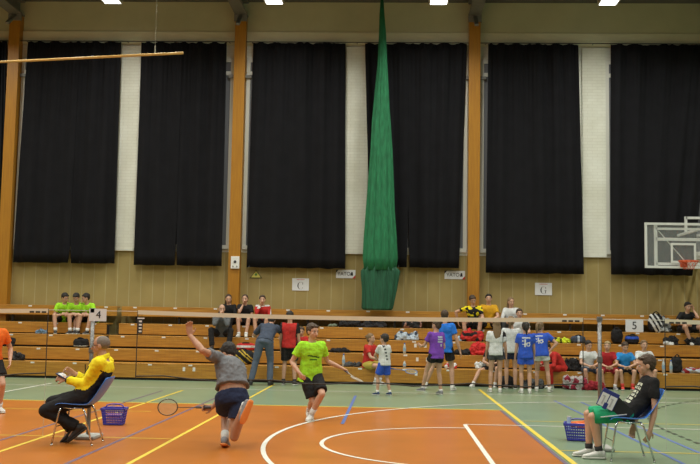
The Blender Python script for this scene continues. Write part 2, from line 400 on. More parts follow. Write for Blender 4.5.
# ---------------------------------------------------------------- wall fittings
def flat_sign(name, px0, py0, px1, py1, Y, m, label, cat, th=.012, group=None):
    p0 = at(px0, py1, Y); p1 = at(px1, py0, Y); w_ = p1.x-p0.x; h = p1.z-p0.z
    t = empty(name, ((p0.x+p1.x)/2, Y, (p0.z+p1.z)/2), 0, label, cat, group)
    b = MB(); b.box((-w_/2, 0, -h/2), (w_/2, th, h/2)); b.build('board', m, t, bevel=.002, seg=1)
    return t, w_, h
def serif_letter(parent, h, g=False):
    b = MB(); n = 40; ro = h*.5; pts = []
    for i in range(n+1):
        t = R(42+(318-42)*i/n) if not g else R(42+(312-42)*i/n)
        th = h*(.03+.14*max(0, -math.cos(t))**1.2)
        c, s_ = math.cos(t), math.sin(t)
        pts.append(((ro*.86*c, ro*s_), ((ro-th)*.86*c, (ro-th*.55)*s_)))
    for i in range(n):
        (a, b0), (c, d) = pts[i], pts[i+1]
        q = [a, c, d, b0]
        b.add([(p[0], -.004, p[1]) for p in q]+[(p[0], -.001, p[1]) for p in q], [(0,1,2,3), (4,7,6,5), (0,4,5,1), (2,6,7,3)])
    b.box((h*.29, -.004, h*.16), (h*.35, -.001, h*.46))
    if g: b.box((h*.25, -.004, -h*.42), (h*.34, -.001, -h*.02)); b.box((h*.14, -.004, -h*.07), (h*.42, -.001, -h*.02))
    else: b.box((h*.27, -.004, -h*.38), (h*.31, -.001, -h*.22))
    b.build('letter', ink, parent)
t, w_, h_ = flat_sign('letter_sign', 292, 278.5, 309, 290.5, WY-.013, paper, 'white paper sign with black letter C on the tan wall', 'sign')
serif_letter(t, h_*.58); t.children[-1].location.z = -.03; 
for i in range(6):
    b = MB(); b.box((-.1+i*.035, -.003, h_*.37), (-.1+i*.035+.024, -.001, h_*.42)); b.build('small_print', red_ink, t)
t, w_, h_ = flat_sign('letter_sign', 535, 283, 552, 295, WY-.013, paper, 'white paper sign with black letter G below the curtain at right', 'sign')
serif_letter(t, h_*.58, True); t.children[-1].location.z = -.03
for i in range(6):
    b = MB(); b.box((-.1+i*.035, -.003, h_*.37), (-.1+i*.035+.024, -.001, h_*.42)); b.build('small_print', red_ink, t)
for px0, px1, y0, lab in ((336, 355.5, 270, 'white slanted YATO banner left of the green net'), (444.5, 465, 271, 'white slanted YATO banner beside the right wooden column')):
    p0 = at(px0, y0+8, WY-.013); p1 = at(px1, y0, WY-.013); w_ = p1.x-p0.x; h = p1.z-p0.z
    t = empty('wall_banner', ((p0.x+p1.x)/2, WY-.013, (p0.z+p1.z)/2), 0, lab, 'banner')
    def poly(pts, m, nm, y0_=-.002, y1_=.01):
        b = MB(); n = len(pts); b.add([(x, y0_, z) for x, z in pts]+[(x, y1_, z) for x, z in pts], [tuple(range(n)), tuple(reversed(range(n, 2*n)))]+[(i, i+n, (i+1)%n+n, (i+1)%n) for i in range(n)]); return b.build(nm, m, t)
    W2, H2 = w_/2, h/2
    poly([(-W2, -H2), (W2-.08, -H2), (W2, -H2+.08), (W2, H2), (-W2+.06, H2), (-W2, H2-.08)], paper, 'board')
    poly([(-W2, H2-.08), (-W2+.06, H2), (-W2, H2)], ink, 'black_corner', -.003, .01)
    poly([(W2-.08, -H2), (W2, -H2), (W2, -H2+.08)], red_ink, 'red_corner', -.003, .01)
    text('YATO', h*.62, ink, t, (-.045, -.004, .0), sx=.95)
    b = MB(); cx = W2-.10; b.add([(cx-.03, -.005, -.04), (cx+.04, -.005, -.04), (cx+.03, -.005, .05), (cx-.01, -.005, .05), (cx-.03, -.002, -.04), (cx+.04, -.002, -.04), (cx+.03, -.002, .05), (cx-.01, -.002, .05)], [(0,1,2,3), (0,4,5,1), (1,5,6,2), (2,6,7,3), (3,7,4,0)]); b.build('emblem', ink, t)
# white box on the column
p = at(235, 262.5, WY-.31)
t = empty('wall_box', p, 0, 'white plastic wall box with a dark round dial on the second column', 'wall box')
b = MB(); b.box((-.11, 0, -.16), (.11, .05, .16)); b.build('housing', white_pl, t, bevel=.012)
b = MB(); b.tube((0, -.012, .02), (0, .002, .02), .035, n=20); b.build('dial', ink, t)
for s_ in (-.05, .05): b = MB(); b.tube((s_, -.008, -.1), (s_, .002, -.1), .02, n=12); b.build('button', steel, t)
# triangle sign
p = at(256, 274.5, WY-.012)
t = empty('triangle_sign', p, 0, 'small yellow triangular warning sign under the curtain', 'sign')
def prism(pts, m, nm, y0_, y1_):
    b = MB(); n = len(pts); b.add([(x, y0_, z) for x, z in pts]+[(x, y1_, z) for x, z in pts], [tuple(range(n)), tuple(reversed(range(n, 2*n)))]+[(i, i+n, (i+1)%n+n, (i+1)%n) for i in range(n)]); return b.build(nm, m, t)
prism([(-.17, -.1), (.17, -.1), (0, .12)], mat('sign_dark_edge', (.09, .08, .02), .6), 'border', 0, .01)
prism([(-.125, -.075), (.125, -.075), (0, .09)], mat('sign_yellow', (.6, .55, .12), .6), 'face', -.003, 0)
b = MB(); b.tube((0, -.006, .0), (0, -.003, .0), .035, n=16); b.build('emblem', mat('sign_green', (.08, .2, .03), .6), t)
# ---------------------------------------------------------------- basketball backboard
BY = 23.2
pa = at(644.5, 222.5, BY); bw, bh = 1.8, 1.08
t = empty('basketball_backboard', (pa.x+.9, BY, pa.z-bh), 0, 'clear basketball backboard with white frame and orange hoop', 'basketball hoop')
wf = mat('white_painted_frame', (.66, .68, .66), .4)
clear = mat('clear_acrylic', (.8, .85, .85), .08, alpha=.10)
def frame(x0, z0, x1, z1, w_, y0_=-.02, y1_=.02):
    b = MB(); b.box((x0, y0_, z0), (x1, y1_, z0+w_)); b.box((x0, y0_, z1-w_), (x1, y1_, z1)); b.box((x0, y0_, z0+w_), (x0+w_, y1_, z1-w_)); b.box((x1-w_, y0_, z0+w_), (x1, y1_, z1-w_)); return b
frame(-.9, 0, .9, bh, .055).build('board_frame', wf, t)
b = MB(); b.box((-.85, -.004, .05), (.85, .004, bh-.05)); b.build('panel', clear, t)
frame(-.295, .13, .295, .60, .05, -.012, -.005).build('target_square', wf, t)
b = MB()
for s_ in (-.62, .62): b.box((s_-.035, .06, .02), (s_+.035, .11, bh-.02))
b.box((-.62, .06, .66), (.62, .11, .73)); b.box((-.62, .06, .92), (.62, .10, .97)); b.box((-.62, .06, .08), (.62, .11, .14))
b.obox((-.22, .12, .52), ((.65, 0, -.76), (0, 1, 0), (.76, 0, .65)), (.50, .010, .010))
b.build('rear_frame', wf, t)
b = MB()
for s_ in (.36, .85):
    b.box((s_-.03, .1, .9), (s_+.03, WY-BY-.005, .96)); b.box((s_-.03, .1, .1), (s_+.03, WY-BY-.005, .16))
    b.box((s_-.03, .95, .92), (s_+.03, 1.0, 1.34))
b.box((.36, .95, 1.28), (.88, 1.0, 1.34))
b.build('wall_bracket', wf, t)
rim_m = mat('orange_rim', (.62, .09, .02), .4)
b = MB(); b.loop([(.225*math.cos(6.283*i/28), -.40+.225*math.sin(6.283*i/28), .15) for i in range(28)], .012); b.box((-.08, -.19, .135), (.08, -.01, .15)); b.box((-.08, -.035, .03), (.08, -.005, .16)); b.build('rim', rim_m, t)
b = MB(); K = 12
for lvl in range(3):
    r_ = [.22, .17, .13, .115][lvl]; r2 = [.22, .17, .13, .115][lvl+1]; z0, z1 = .14-lvl*.06, .14-(lvl+1)*.06
    for i in range(K):
        for s_ in (-.5, .5):
            a0 = 6.283*(i+.5*(lvl % 2))/K; a1 = a0+6.283*s_/K
            b.tube((r_*math.cos(a0), -.4+r_*math.sin(a0), z0), (r2*math.cos(a1), -.4+r2*math.sin(a1), z1), .0045, n=4)
b.build('net', mat('red_net_cord', (.45, .08, .04), .8), t)
# ---------------------------------------------------------------- hanging green divider net
GY = 24.3
gm = mat('green_netting', (.012, .16, .065), .8, var=.25, vscale=18, stretch=(1, 1, .25), bump=.4, bscale=30)
gm2 = mat('green_net_bag', (.010, .085, .042), .8, var=.35, vscale=10, stretch=(3, 3, .3), bump=.5, bscale=14)
pt = at(382, 2, GY); pm_ = at(380.5, 268, GY); pb = at(377.5, 309, GY)
t = empty('divider_net', (pb.x, GY, pb.z), 0, 'gathered green divider net hanging from the ceiling to the bleachers', 'divider net')
def gathered(prof, m, nm, amp, seed, K=90):
    b = MB(); rs = []
    for (x, z, hw, hd) in prof:
        ring = []
        for i in range(K):
            a = 6.28319*i/K; f = 1+amp*math.sin(a*11+seed+2*math.sin(z*.7))+amp*.6*math.sin(a*23+z*.5)
            ring.append((x+hw*math.cos(a)*f, hd*math.sin(a)*f, z))
        rs.append(ring)
    b.rings(rs); return b.build(nm, m, t, smooth=True)
def hp(px, py): q = at(px, py, GY); return q.x-pb.x, q.z-pb.z
prof = []
for px, py, hw in ((382, -2, .035), (382, 15, .06), (382.5, 35, .085), (382.3, 60, .11), (381.8, 90, .16), (381.3, 120, .215), (381, 150, .255), (381, 180, .29), (380.8, 210, .33), (380.7, 240, .38), (380.5, 258, .40), (380.3, 270, .36)):
    x, z = hp(px, py); prof.append((x, z, hw, min(.2, .05+hw*.4)))
gathered(prof, gm, 'netting', .10, 1.0)
prof = []
for px, py, hw in ((380.5, 267, .37), (380.5, 271, .46), (380, 276, .45), (379.5, 290, .41), (378.5, 300, .385), (377.5, 308, .37), (377.5, 310, .33)):
    x, z = hp(px, py); prof.append((x, z, hw, .17))
gathered(prof, gm2, 'gathered_hem', .07, 2.4)
# yellow bar hung across the hall
b = MB(); a = at(183, 53, 17.0); c0 = ground(0, 62, a.z); d = (c0-a); c0 = a+d*1.25
t = empty('hanging_bar', a, 0, 'long thin yellow wooden bar hanging across the upper left', 'bar')
b.tube((0,0,0), c0-a, .023, n=12); b.build('bar', mat('yellow_wood', (.62, .40, .12), .45), t, smooth=True)
for f_ in (.118, .95):
    q = (c0-a)*f_; b = MB(); b.tube(q, q+Vector((0, 0, ZC-a.z)), .0035, n=6); b.tube(q+Vector((0,0,.03)), q+Vector((0,0,.16)), .014, n=6); b.build('wire', mat('pale_wire', (.3, .31, .25), .6), t)

# ---------------------------------------------------------------- badminton nets and posts
NY = 11.7
post_m = mat('grey_post_metal', (.20, .20, .20), .4, metal=.6, var=.2, vscale=30)
cord_m = mat('dark_net_cord', (.03, .028, .025), .8); tape_m = mat('cream_net_tape', (.66, .60, .46), .8); rope_m = mat('pale_rope', (.5, .5, .45), .8)
def bnet(x0, x1, label, px_l=None, px_r=None, tag_at=None, logos=()):
    t = empty('badminton_net', ((x0+x1)/2, NY, 0), 0, label, 'badminton net'); cx = (x0+x1)/2; hw = (x1-x0)/2
    def top(x): return 1.545-.03*(1-(x/hw)**2)
    b = MB(); N = 24
    for i in range(N):
        xa = -hw+2*hw*i/N; xb = -hw+2*hw*(i+1)/N
        za, zb = top(xa), top(xb)
        b.add([(xa,-.006,za-.05),(xb,-.006,zb-.05),(xb,-.006,zb),(xa,-.006,za),(xa,.006,za-.05),(xb,.006,zb-.05),(xb,.006,zb),(xa,.006,za)], [(0,1,2,3),(4,7,6,5),(3,2,6,7),(0,4,5,1)])
    b.build('top_tape', tape_m, t)
    b = MB(); x = -hw
    while x <= hw: b.tube((x, 0, .76), (x, 0, top(x)-.05), .0004, n=3); x += .05
    z = .80
    while z < 1.48:
        for i in range(8):
            xa = -hw+2*hw*i/8; xb = -hw+2*hw*(i+1)/8; b.tube((xa, 0, z+top(xa)-1.545), (xb, 0, z+top(xb)-1.545), .0004, n=3)
        z += .05
    b.build('mesh', mat('net_mesh_cord', (.10, .08, .06), .9), t)
    b = MB(); b.path([(-hw+2*hw*i/16, 0, .75-.035*(1-((i-8)/8)**2)+.02*math.sin(i*1.7)) for i in range(17)], .008)
    b.build('bottom_cord', cord_m, t)
    for s_ in (-1, 1):
        b = MB(); b.tube((s_*hw, 0, .72), (s_*hw, 0, 1.54), .006); b.build('side_cord', cord_m, t)
    for lx in logos:
        for k_ in range(3):
            b = MB(); b.box((lx-cx+k_*.075, -.009, 1.492), (lx-cx+k_*.075+.055, -.007, 1.513)); b.build('tape_print', cord_m, t)
    return t
def netpost(x, label, y=NY):
    t = empty('net_post', (x, y, 0), 0, label, 'net post')
    b = MB(); b.tube((0,0,.05), (0,0,1.55), .024, n=14); b.build('pole', post_m, t, smooth=True)
    b = MB(); b.box((-.03,-.03,1.5), (.03,.03,1.56)); b.build('top_cap', post_m, t, bevel=.006)
    b = MB(); b.box((-.11,-.20,.0), (.13,.20,.045)); b.build('base_plate', mat('pale_grey_base', (.34, .34, .32), .6), t, bevel=.015)
    b = MB(); b.box((-.028,-.03,1.02), (.028,.03,1.09)); b.build('winch', post_m, t, bevel=.005)
xpl, xpr = Xp(89.5, 400, NY), Xp(600, 400, NY)
netpost(xpl, 'grey badminton net post behind the umpire in the yellow jacket')
netpost(xpr, 'grey badminton net post beside the boy umpire with green shorts')
xn0, xn1 = Xp(137, 340, NY), Xp(583, 340, NY)
nt_ = bnet(xn0, xn1, 'wide badminton net with cream top tape between the two grey posts', logos=(Xp(562, 319, NY),))
for (xa, xb) in ((xpl, xn0), (xn1, xpr)):
    b = MB(); b.tube((xa-nt_.location.x, 0, 1.53), (xb-nt_.location.x, 0, 1.53), .004, n=5); b.build('rope', rope_m, nt_)
b = MB(); b.box((xn0-nt_.location.x+.01, -.012, 1.26), (xn0-nt_.location.x+.065, -.008, 1.44)); o = b.build('brand_label', ink, nt_)
for k_ in range(4):
    s_ = MB(); s_.box((xn0-nt_.location.x+.02, -.015, 1.28+k_*.04), (xn0-nt_.location.x+.055, -.0125, 1.30+k_*.04)); s_.build('label_print', white_pl, o)
b = MB(); b.box((xn0-nt_.location.x+.0, -.012, 1.44), (xn0-nt_.location.x+.085, -.008, 1.455)); b.build('label_edge', white_pl, nt_)
xl1 = Xp(47, 340, NY); n2 = bnet(xl1-5.2, xl1, 'badminton net at far left, behind the player in orange', logos=(Xp(30, 309, NY),))
b = MB(); b.tube((xl1-n2.location.x, 0, 1.53), (xpl-n2.location.x, 0, 1.53), .004, n=5); b.build('rope', rope_m, n2)
b = MB(); b.path([(xl1-n2.location.x, 0, .72), (xl1-n2.location.x+.002, .0, .4), (xl1-n2.location.x, 0, .02)], .003, n=5); b.build('hanging_string', rope_m, n2)
xr0 = Xp(665, 340, NY); n3 = bnet(xr0, xr0+5.2, 'badminton net at far right, in front of the boy in black', logos=(Xp(669, 322, NY),))
b = MB(); b.path([(xr0-n3.location.x, 0, .72), (xr0-n3.location.x+.002, .0, .4), (xr0-n3.location.x, 0, .02)], .003, n=5); b.build('hanging_string', rope_m, n3)
b = MB(); b.tube((xr0-n3.location.x, 0, 1.53), (xpr-n3.location.x, 0, 1.53), .004, n=5); b.build('rope', rope_m, n3)
# number signs
p = at(98.5, 315, NY)
t = empty('number_sign', (p.x, NY-.03, p.z), 0, 'white number 4 card fixed to the left net post', 'sign')
b = MB(); b.box((-.105, 0, -.075), (.105, .006, .075)); b.build('card', paper, t)
text('4', .13, ink, t, (.01, -.002, 0), name='numeral')
Y5 = 24.12
p0 = at(634.5, 332, Y5)
t = empty('number_sign', (p0.x, Y5, 1.292), 0, 'white number 5 card standing on the bleacher bench', 'sign')
b = MB(); b.box((-.215, 0, 0), (.215, .008, .315)); b.box((-.215, 0, 0), (.215, .09, .006)); b.build('card', paper, t)
text('5', .27, ink, t, (0, -.002, .155), name='numeral')


# ---------------------------------------------------------------- people
SKIN = [mat('skin_light', (.52, .30, .205), .55, var=.05, vscale=12), mat('skin_warm', (.44, .235, .15), .55, var=.05, vscale=12)]
eye_w = mat('eye_white', (.6, .58, .55), .3); eye_d = mat('eye_dark', (.03, .02, .015), .3); lip = mat('lips', (.34, .10, .085), .5)
HAIR = {'black': mat('hair_black', (.016, .012, .010), .7, bump=.6, bscale=60), 'brown': mat('hair_brown', (.055, .032, .018), .7, bump=.6, bscale=60),
        'light': mat('hair_light_brown', (.19, .12, .06), .7, bump=.6, bscale=60), 'blond': mat('hair_blond', (.33, .24, .12), .7, bump=.6, bscale=60), 'grey': mat('hair_grey_stubble', (.17, .14, .115), .8, bump=.4, bscale=90)}
def unit(v): return Vector(v).normalized()
def ik(a, t, l1, l2, pole):
    a = Vector(a); t = Vector(t); d = t-a; L = d.length
    if L > (l1+l2)*.992: t = a+d*((l1+l2)*.992/L); d = t-a; L = d.length
    if L < abs(l1-l2)+.03: L = abs(l1-l2)+.03; t = a+d.normalized()*L; d = t-a
    u = d.normalized(); p = Vector(pole); p = (p-u*p.dot(u))
    p = p.normalized() if p.length > 1e-4 else u.orthogonal().normalized()
    c = (l1*l1+L*L-l2*l2)/(2*L); h = math.sqrt(max(0, l1*l1-c*c))
    return a+u*c+p*h, t
def person(label, h, loc, heading, pose, top=None, bottom=None, hair=('black', 'short'), shoe='white', sock=None, skin=0, near=False, group=None, build=1.0, extras=None):
    """one figure; pose targets are metres for a 1.75 m body in its own frame: +x its right hand, +y the way it faces, z up from the ground"""
    k = h/1.75; P = pose; seed = len(bpy.data.objects) % 97
    V = lambda v: Vector(v)*k
    Z = Vector((0, 0, 1))
    hip = V(P.get('hip', (0, 0, .925)))
    sp = unit(P.get('spine', (0, 0, 1))); tw = R(P.get('twist', 0)); tilt = P.get('tilt', 0)
    hx = Vector((math.cos(R(P.get('hiptwist', 0))), math.sin(R(P.get('hiptwist', 0))), P.get('hiptilt', 0))).normalized()
    sx = Vector((math.cos(tw), math.sin(tw), tilt)); sx = (sx-sp*sx.dot(sp)).normalized()
    hx = (hx-sp*hx.dot(sp)*.6).normalized()
    bend = Vector(P.get('bend', (0, 0, 0)))*k
    def spine(t): # t in metres(1.75) along the spine
        return hip+sp*(t*k)+bend*(4*max(0, min(1, t/.5))*(1-max(0, min(1, t/.5))))
    def frame_at(t):
        f = max(0, min(1, t/.45)); x = (hx*(1-f)+sx*f).normalized(); x = (x-sp*x.dot(sp)).normalized(); y = sp.cross(x); return x, y
    sh = {}
    for s_ in (1, -1):
        sh[s_] = spine(.455)+sx*(.165*k*s_*(.5+.5*build))+Z*P.get('shrug', 0)*k
    hips = {s_: hip+hx*(.088*k*s_) for s_ in (1, -1)}
    wr, el, kn, an = {}, {}, {}, {}
    dh = {1: (.21, .04, .72), -1: (-.21, .04, .72)}
    for s_, nh, ne in ((1, 'rh', 're'), (-1, 'lh', 'le')):
        el[s_], wr[s_] = ik(sh[s_], V(P.get(nh, dh[s_])), .30*k, .255*k, P.get(ne, (.35*s_, -1, -.2)))
    for s_, nf, nk in ((1, 'rf', 'rk'), (-1, 'lf', 'lk')):
        kn[s_], an[s_] = ik(hips[s_], V(P.get(nf, (.1*s_, 0, .085))), .43*k, .415*k, P.get(nk, (.1*s_, 1, 0)))
    # ---- head frame
    hy, hp_, hr = [R(a) for a in P.get('head', (0, 0, 0))]
    nb = spine(.50); nd = unit(Vector(P.get('neck', (0, 0, 0))) + sp*.6 + Z*.6)
    hs = (.62+.38*k)
    hc = nb+nd*(.165*k if k > .9 else .155*k+.01)
    HM = Matrix.Rotation(hy+tw*.7, 3, 'Z') @ Matrix.Rotation(hp_, 3, 'X') @ Matrix.Rotation(hr, 3, 'Y')
    ex, ey, ez = HM @ Vector((1,0,0)), HM @ Vector((0,1,0)), HM @ Vector((0,0,1))
    def H(x, y, z): return hc+(ex*x+ey*y+ez*z)*hs
    m = MB(); B = build; cap = lambda a, b_, ra, rb: m.tube(a, b_, ra*k, rb*k, n=12, round_ends=True)
    def torso(mb, secs, infl=0, n=20):
        L = []
        for t, a, d in secs:
            x, y = frame_at(t); L.append((spine(t), x, y, (a*B+infl)*k, (d*B+infl)*k))
        mb.loft(L, n=n)
    TS = [(-.09, .09, .07), (-.04, .145, .10), (.03, .158, .108), (.13, .14, .098), (.24, .135, .098), (.35, .155, .108), (.43, .158, .098), (.475, .12, .078), (.505, .065, .055)]
    torso(m, TS)
    m.tube(spine(.47), hc-ez*.05*hs, .060*k, .052*hs, n=12, round_ends=True)
    for s_ in (1, -1):
        cap(spine(.44)+sx*.06*k*s_, sh[s_], .055, .056*B); cap(sh[s_], el[s_], .050*B, .037*B)
        fm = el[s_].lerp(wr[s_], .3); cap(el[s_], fm, .036*B, .040*B); cap(fm, wr[s_], .040*B, .025)
        th = hips[s_].lerp(kn[s_], .25); cap(hips[s_], th, .088*B, .082*B); cap(th, kn[s_], .082*B, .053)
        sd = (an[s_]-kn[s_]); back = sd.cross(sx).normalized()
        if back.dot(kn[s_]-(hips[s_]+an[s_])/2) > 0: back = -back
        cf = kn[s_]+sd*.3+back*.012*k; cap(kn[s_], cf, .050, .056*B); cap(cf, an[s_], .056*B, .036)
        # bare foot core
        fd = unit(P.get('rtoe' if s_ == 1 else 'ltoe', (.15*s_, 1, 0)))
        cap(an[s_]-Vector((0,0,.02))*k, an[s_]+fd*.10*k-Vector((0,0,.045))*k, .034, .028)
    # hands with fingers
    for s_, cn, nn, dn in ((1, 'rcurl', 'rpalm', 'rdir'), (-1, 'lcurl', 'lpalm', 'ldir')):
        d = unit(P.get(dn)) if P.get(dn) else (wr[s_]-el[s_]).normalized()
        pn = Vector(P.get(nn, (-s_, 0, 0))); pn = (pn-d*pn.dot(d)); pn = pn.normalized() if pn.length > .05 else d.orthogonal().normalized()
        sd = d.cross(pn)*(-s_)   # towards the thumb
        curl = P.get(cn, .35); w_ = wr[s_]; hk = k*(1.0 if k > .9 else 1.06)
        m.loft([(w_-d*.01*hk, sd, pn, .026*hk, .019*hk), (w_+d*.035*hk, sd, pn, .036*hk, .017*hk), (w_+d*.075*hk, sd, pn, .041*hk, .014*hk), (w_+d*.092*hk, sd, pn, .038*hk, .011*hk)], n=12)
        for i, fl_ in enumerate((.070, .080, .073, .056)):
            a = w_+d*.085*hk+sd*(.031-.0205*i)*hk; ang = curl*.5; fdir = d
            for seg_ in (.45, .32, .25):
                ang_d = (d*math.cos(ang)+pn*math.sin(ang)+sd*(.06*(1.5-i))).normalized()
                b_ = a+ang_d*(fl_*seg_*hk); m.tube(a, b_, .0092*hk, .0085*hk, n=8, round_ends=True); a = b_; ang += curl
        a = w_+d*.02*hk+sd*.024*hk; b_ = a+(d*.62+sd*.78).normalized()*.042*hk; c_ = b_+(d*.85+sd*.3+pn*.5*curl).normalized()*.032*hk
        m.tube(a, b_, .0135*hk, .011*hk, n=8, round_ends=True); m.tube(b_, c_, .0105*hk, .009*hk, n=8, round_ends=True)
        P['_hand%d' % s_] = (w_, d, pn, sd, hk)
    # head
    ax = (ex, ey, ez)
    m.ell(H(0, -.012, .026), (.076*hs, .094*hs, .088*hs), ax, 20, 14)
    m.ell(H(0, .018, -.035), (.060*hs, .068*hs, .072*hs), ax, 18, 12)
    m.ell(H(0, .052, -.088), (.026*hs, .024*hs, .020*hs), ax, 12, 8)
    m.ell(H(0, .060, .030), (.050*hs, .024*hs, .018*hs), ax, 12, 8)
    m.tube(H(0, .078, .010), H(0, .100, -.028), .010*hs, .0155*hs, n=8, round_ends=True)
    m.ell(H(0, .075, -.056), (.026*hs, .014*hs, .014*hs), ax, 12, 8)
    for s_ in (1, -1):
        m.ell(H(.077*s_, -.008, -.008), (.010*hs, .020*hs, .032*hs), ax, 10, 8)
        m.ell(H(.042*s_, .052, -.025), (.020*hs, .020*hs, .022*hs), ax, 10, 8)
    vox = .0078 if near else .0125
    me = remesh(m, 'person_body', vox, 2)
    root = link('person', me, SKIN[skin], smooth=True, loc=loc); root.rotation_euler = (0, 0, R(heading))
    tag(root, label, 'person', group)
    # eyes, brows, mouth
    for s_ in (1, -1):
        e = MB(); e.ell(H(.032*s_, .074, .006), (.0135*hs, .010*hs, .009*hs), ax, 12, 8); e.cm = 1; e.ell(H(.032*s_, .0815, .006), (.0065*hs, .005*hs, .0065*hs), ax, 10, 6)
        e.build('eye', [eye_w, eye_d], root, smooth=True)
        e = MB(); e.obox(H(.033*s_, .083, .027), (ex, ey, ez), (.017*hs, .004*hs, .0035*hs)); e.build('eyebrow', HAIR['brown' if hair[0] in ('grey', 'blond') else hair[0]], root)
    e = MB(); e.ell(H(0, .090, -.056), (.022*hs, .005*hs, .0065*hs), ax, 12, 6); e.build('mouth', lip, root, smooth=True)
    # hair
    hb = MB(); hm = HAIR[hair[0]]; st = hair[1]
    gr = {'bald': 1.012, 'shaved': 1.02}.get(st, 1.09)
    hb.ell(H(0, -.030 if st != 'bald' else -.022, .040 if st != 'bald' else .030), (.080*hs*gr, .090*hs*gr, .086*hs*gr*(1 if st != 'bald' else .98)), ax, 26, 18)
    if st in ('pony', 'long', 'bun'):
        hb.ell(H(0, -.055, -.005), (.078*hs, .060*hs, .085*hs), ax, 18, 12)
    if st == 'pony': hb.path([H(0, -.12, .05), H(0, -.165, .03), H(0, -.175, -.04), H(0, -.15, -.13), H(0, -.13, -.20)], .02, rr=[.022*hs, .034*hs, .034*hs, .026*hs, .008*hs])
    if st == 'long':
        hb.loft([(H(0, -.04, .0), ex, ey, .088*hs, .068*hs), (H(0, -.06, -.08), ex, ey, .088*hs, .05*hs), (H(0, -.075, -.17), ex, ey, .09*hs, .038*hs), (H(0, -.08, -.27), ex, ey, .07*hs, .028*hs), (H(0, -.08, -.31), ex, ey, .04*hs, .015*hs)])
    if st == 'bun': hb.ell(H(0, -.13, .04), (.04*hs, .04*hs, .04*hs), ax, 12, 8)
    if st == 'short':
        hb.ell(H(0, -.05, .0), (.076*hs, .062*hs, .070*hs), ax, 16, 10)
        for i in range(7): hb.ell(H(-.05+.017*i, .045+.012*(1-abs(i-3)/3), .088), (.02*hs, .02*hs, .016*hs), ax, 8, 6)
    me = remesh(hb, 'hair', .008 if near else .011, 2, nz=.006 if st not in ('bald', 'shaved') else .001, nsc=38, seed=seed)
    link('hair', me, hm, root, smooth=True)
    # clothes
    gv = .011 if near else .016
    def garment(mb, nm, mats_, paint=None, nz=.008, lab=None):
        me = remesh(mb, nm, gv, 2, nz=nz*k, nsc=11, seed=seed)
        o = link(nm, me, mats_, root, smooth=True)
        if paint:
            for p in me.polygons: p.material_index = paint(p.center)
        if lab: o['label'] = lab
        return o
    local = lambda p: ((p-hip).dot(sx)/k, (p-hip).dot(sp.cross(sx))/k, (p-hip).dot(sp)/k)
    if top:
        T = dict(top); ml = T['mats']; lng = T.get('sleeve', .5); hem = T.get('hem', -.06); fat = T.get('loose', .018)
        g = MB(); secs = [(hem, .160+T.get('flare', 0), .112+T.get('flare', 0))]+[s for s in TS if s[0] > hem+.05 and s[0] < .48]+[(.478, .115, .075), (.505, .070, .060)]
        torso(g, [(a, b_, c) for a, b_, c in secs], fat)
        for s_ in (1, -1):
            g.tube(spine(.445)+sx*.06*k*s_, sh[s_], (.068)*k, (.066)*k*B, n=14, round_ends=True)
            if lng <= 1:
                e_ = sh[s_].lerp(el[s_], lng); g.tube(sh[s_], e_, .066*B*k, (.066+.012*T.get('flare', 0)*10)*B*k, n=14, round_ends=False)
                g.ell(sh[s_], (.067*k*B,)*3, None, 12, 8)
            else:
                g.tube(sh[s_], el[s_], .066*B*k, .055*B*k, n=14, round_ends=True)
                g.tube(el[s_], el[s_].lerp(wr[s_], lng-1), .055*B*k, .040*B*k, n=14, round_ends=False)
        if T.get('collar'): g.tube(spine(.49), spine(.49)+nd*.055*k, .070*k, .066*k, n=14)
        paint = T.get('paint'); po = None
        if paint:
            def po(p): 
                arm = 0
                for s_ in (1, -1):
                    for a_, b_ in ((sh[s_], el[s_]), (el[s_], wr[s_])):
                        ab = b_-a_; tt = max(0, min(1, (p-a_).dot(ab)/ab.length_squared)); 
                        if (p-(a_+ab*tt)).length < .085*k and (tt > .22 or a_ is el[s_]): arm = s_*(1 if a_ is sh[s_] else 2)
                return paint(*local(p), arm, p)
        garment(g, T.get('name', 'shirt'), ml, po, nz=T.get('nz', .009))
    if bottom:
        Bm = dict(bottom); g = MB(); ln_ = Bm.get('len', .6); nm = Bm.get('name', 'shorts'); lo = Bm.get('loose', 1)
        torso(g, [(-.10, .10, .085), (-.05, .15, .108), (.03, .160, .112), (.10+Bm.get('waist', 0), .148, .106)], .012*lo)
        for s_ in (1, -1):
            if ln_ <= 1:
                e_ = hips[s_].lerp(kn[s_], ln_); g.tube(hips[s_], e_, .104*B*k, (.092+.012*lo)*B*k*(1 if ln_ < .85 else .88), n=16); g.ell(hips[s_], (.103*k*B,)*3, None, 12, 8)
            else:
                g.tube(hips[s_], kn[s_], .100*B*k, .072*k*B, n=16, round_ends=True)
                g.tube(kn[s_], kn[s_].lerp(an[s_], ln_-1), .071*k*B, (.056+.008*lo)*k, n=16)
        paint = Bm.get('paint'); po = (lambda p: paint(*local(p), p)) if paint else None
        garment(g, nm, Bm['mats'], po, nz=.008)
    # socks and shoes
    for s_, tn in ((1, 'rtoe'), (-1, 'ltoe')):
        fd = unit(P.get(tn, (.15*s_, 1, 0))); a_ = an[s_]; leg = (kn[s_]-a_).normalized()
        if sock:
            g = MB(); g.tube(a_-leg*.02*k, a_+leg*sock[1]*k, .043*k, .048*k, n=14); g.build('sock', sock[0], root, smooth=True)
        dn = P.get('rsole' if s_ == 1 else 'lsole')
        upv = Vector(dn) if dn else Z; upv = (upv-fd*upv.dot(fd)); upv = upv.normalized() if upv.length > .05 else leg
        xs = fd.cross(upv)
        base = a_-upv*.085*k
        def F(y, z): return base+fd*y*k+upv*z*k
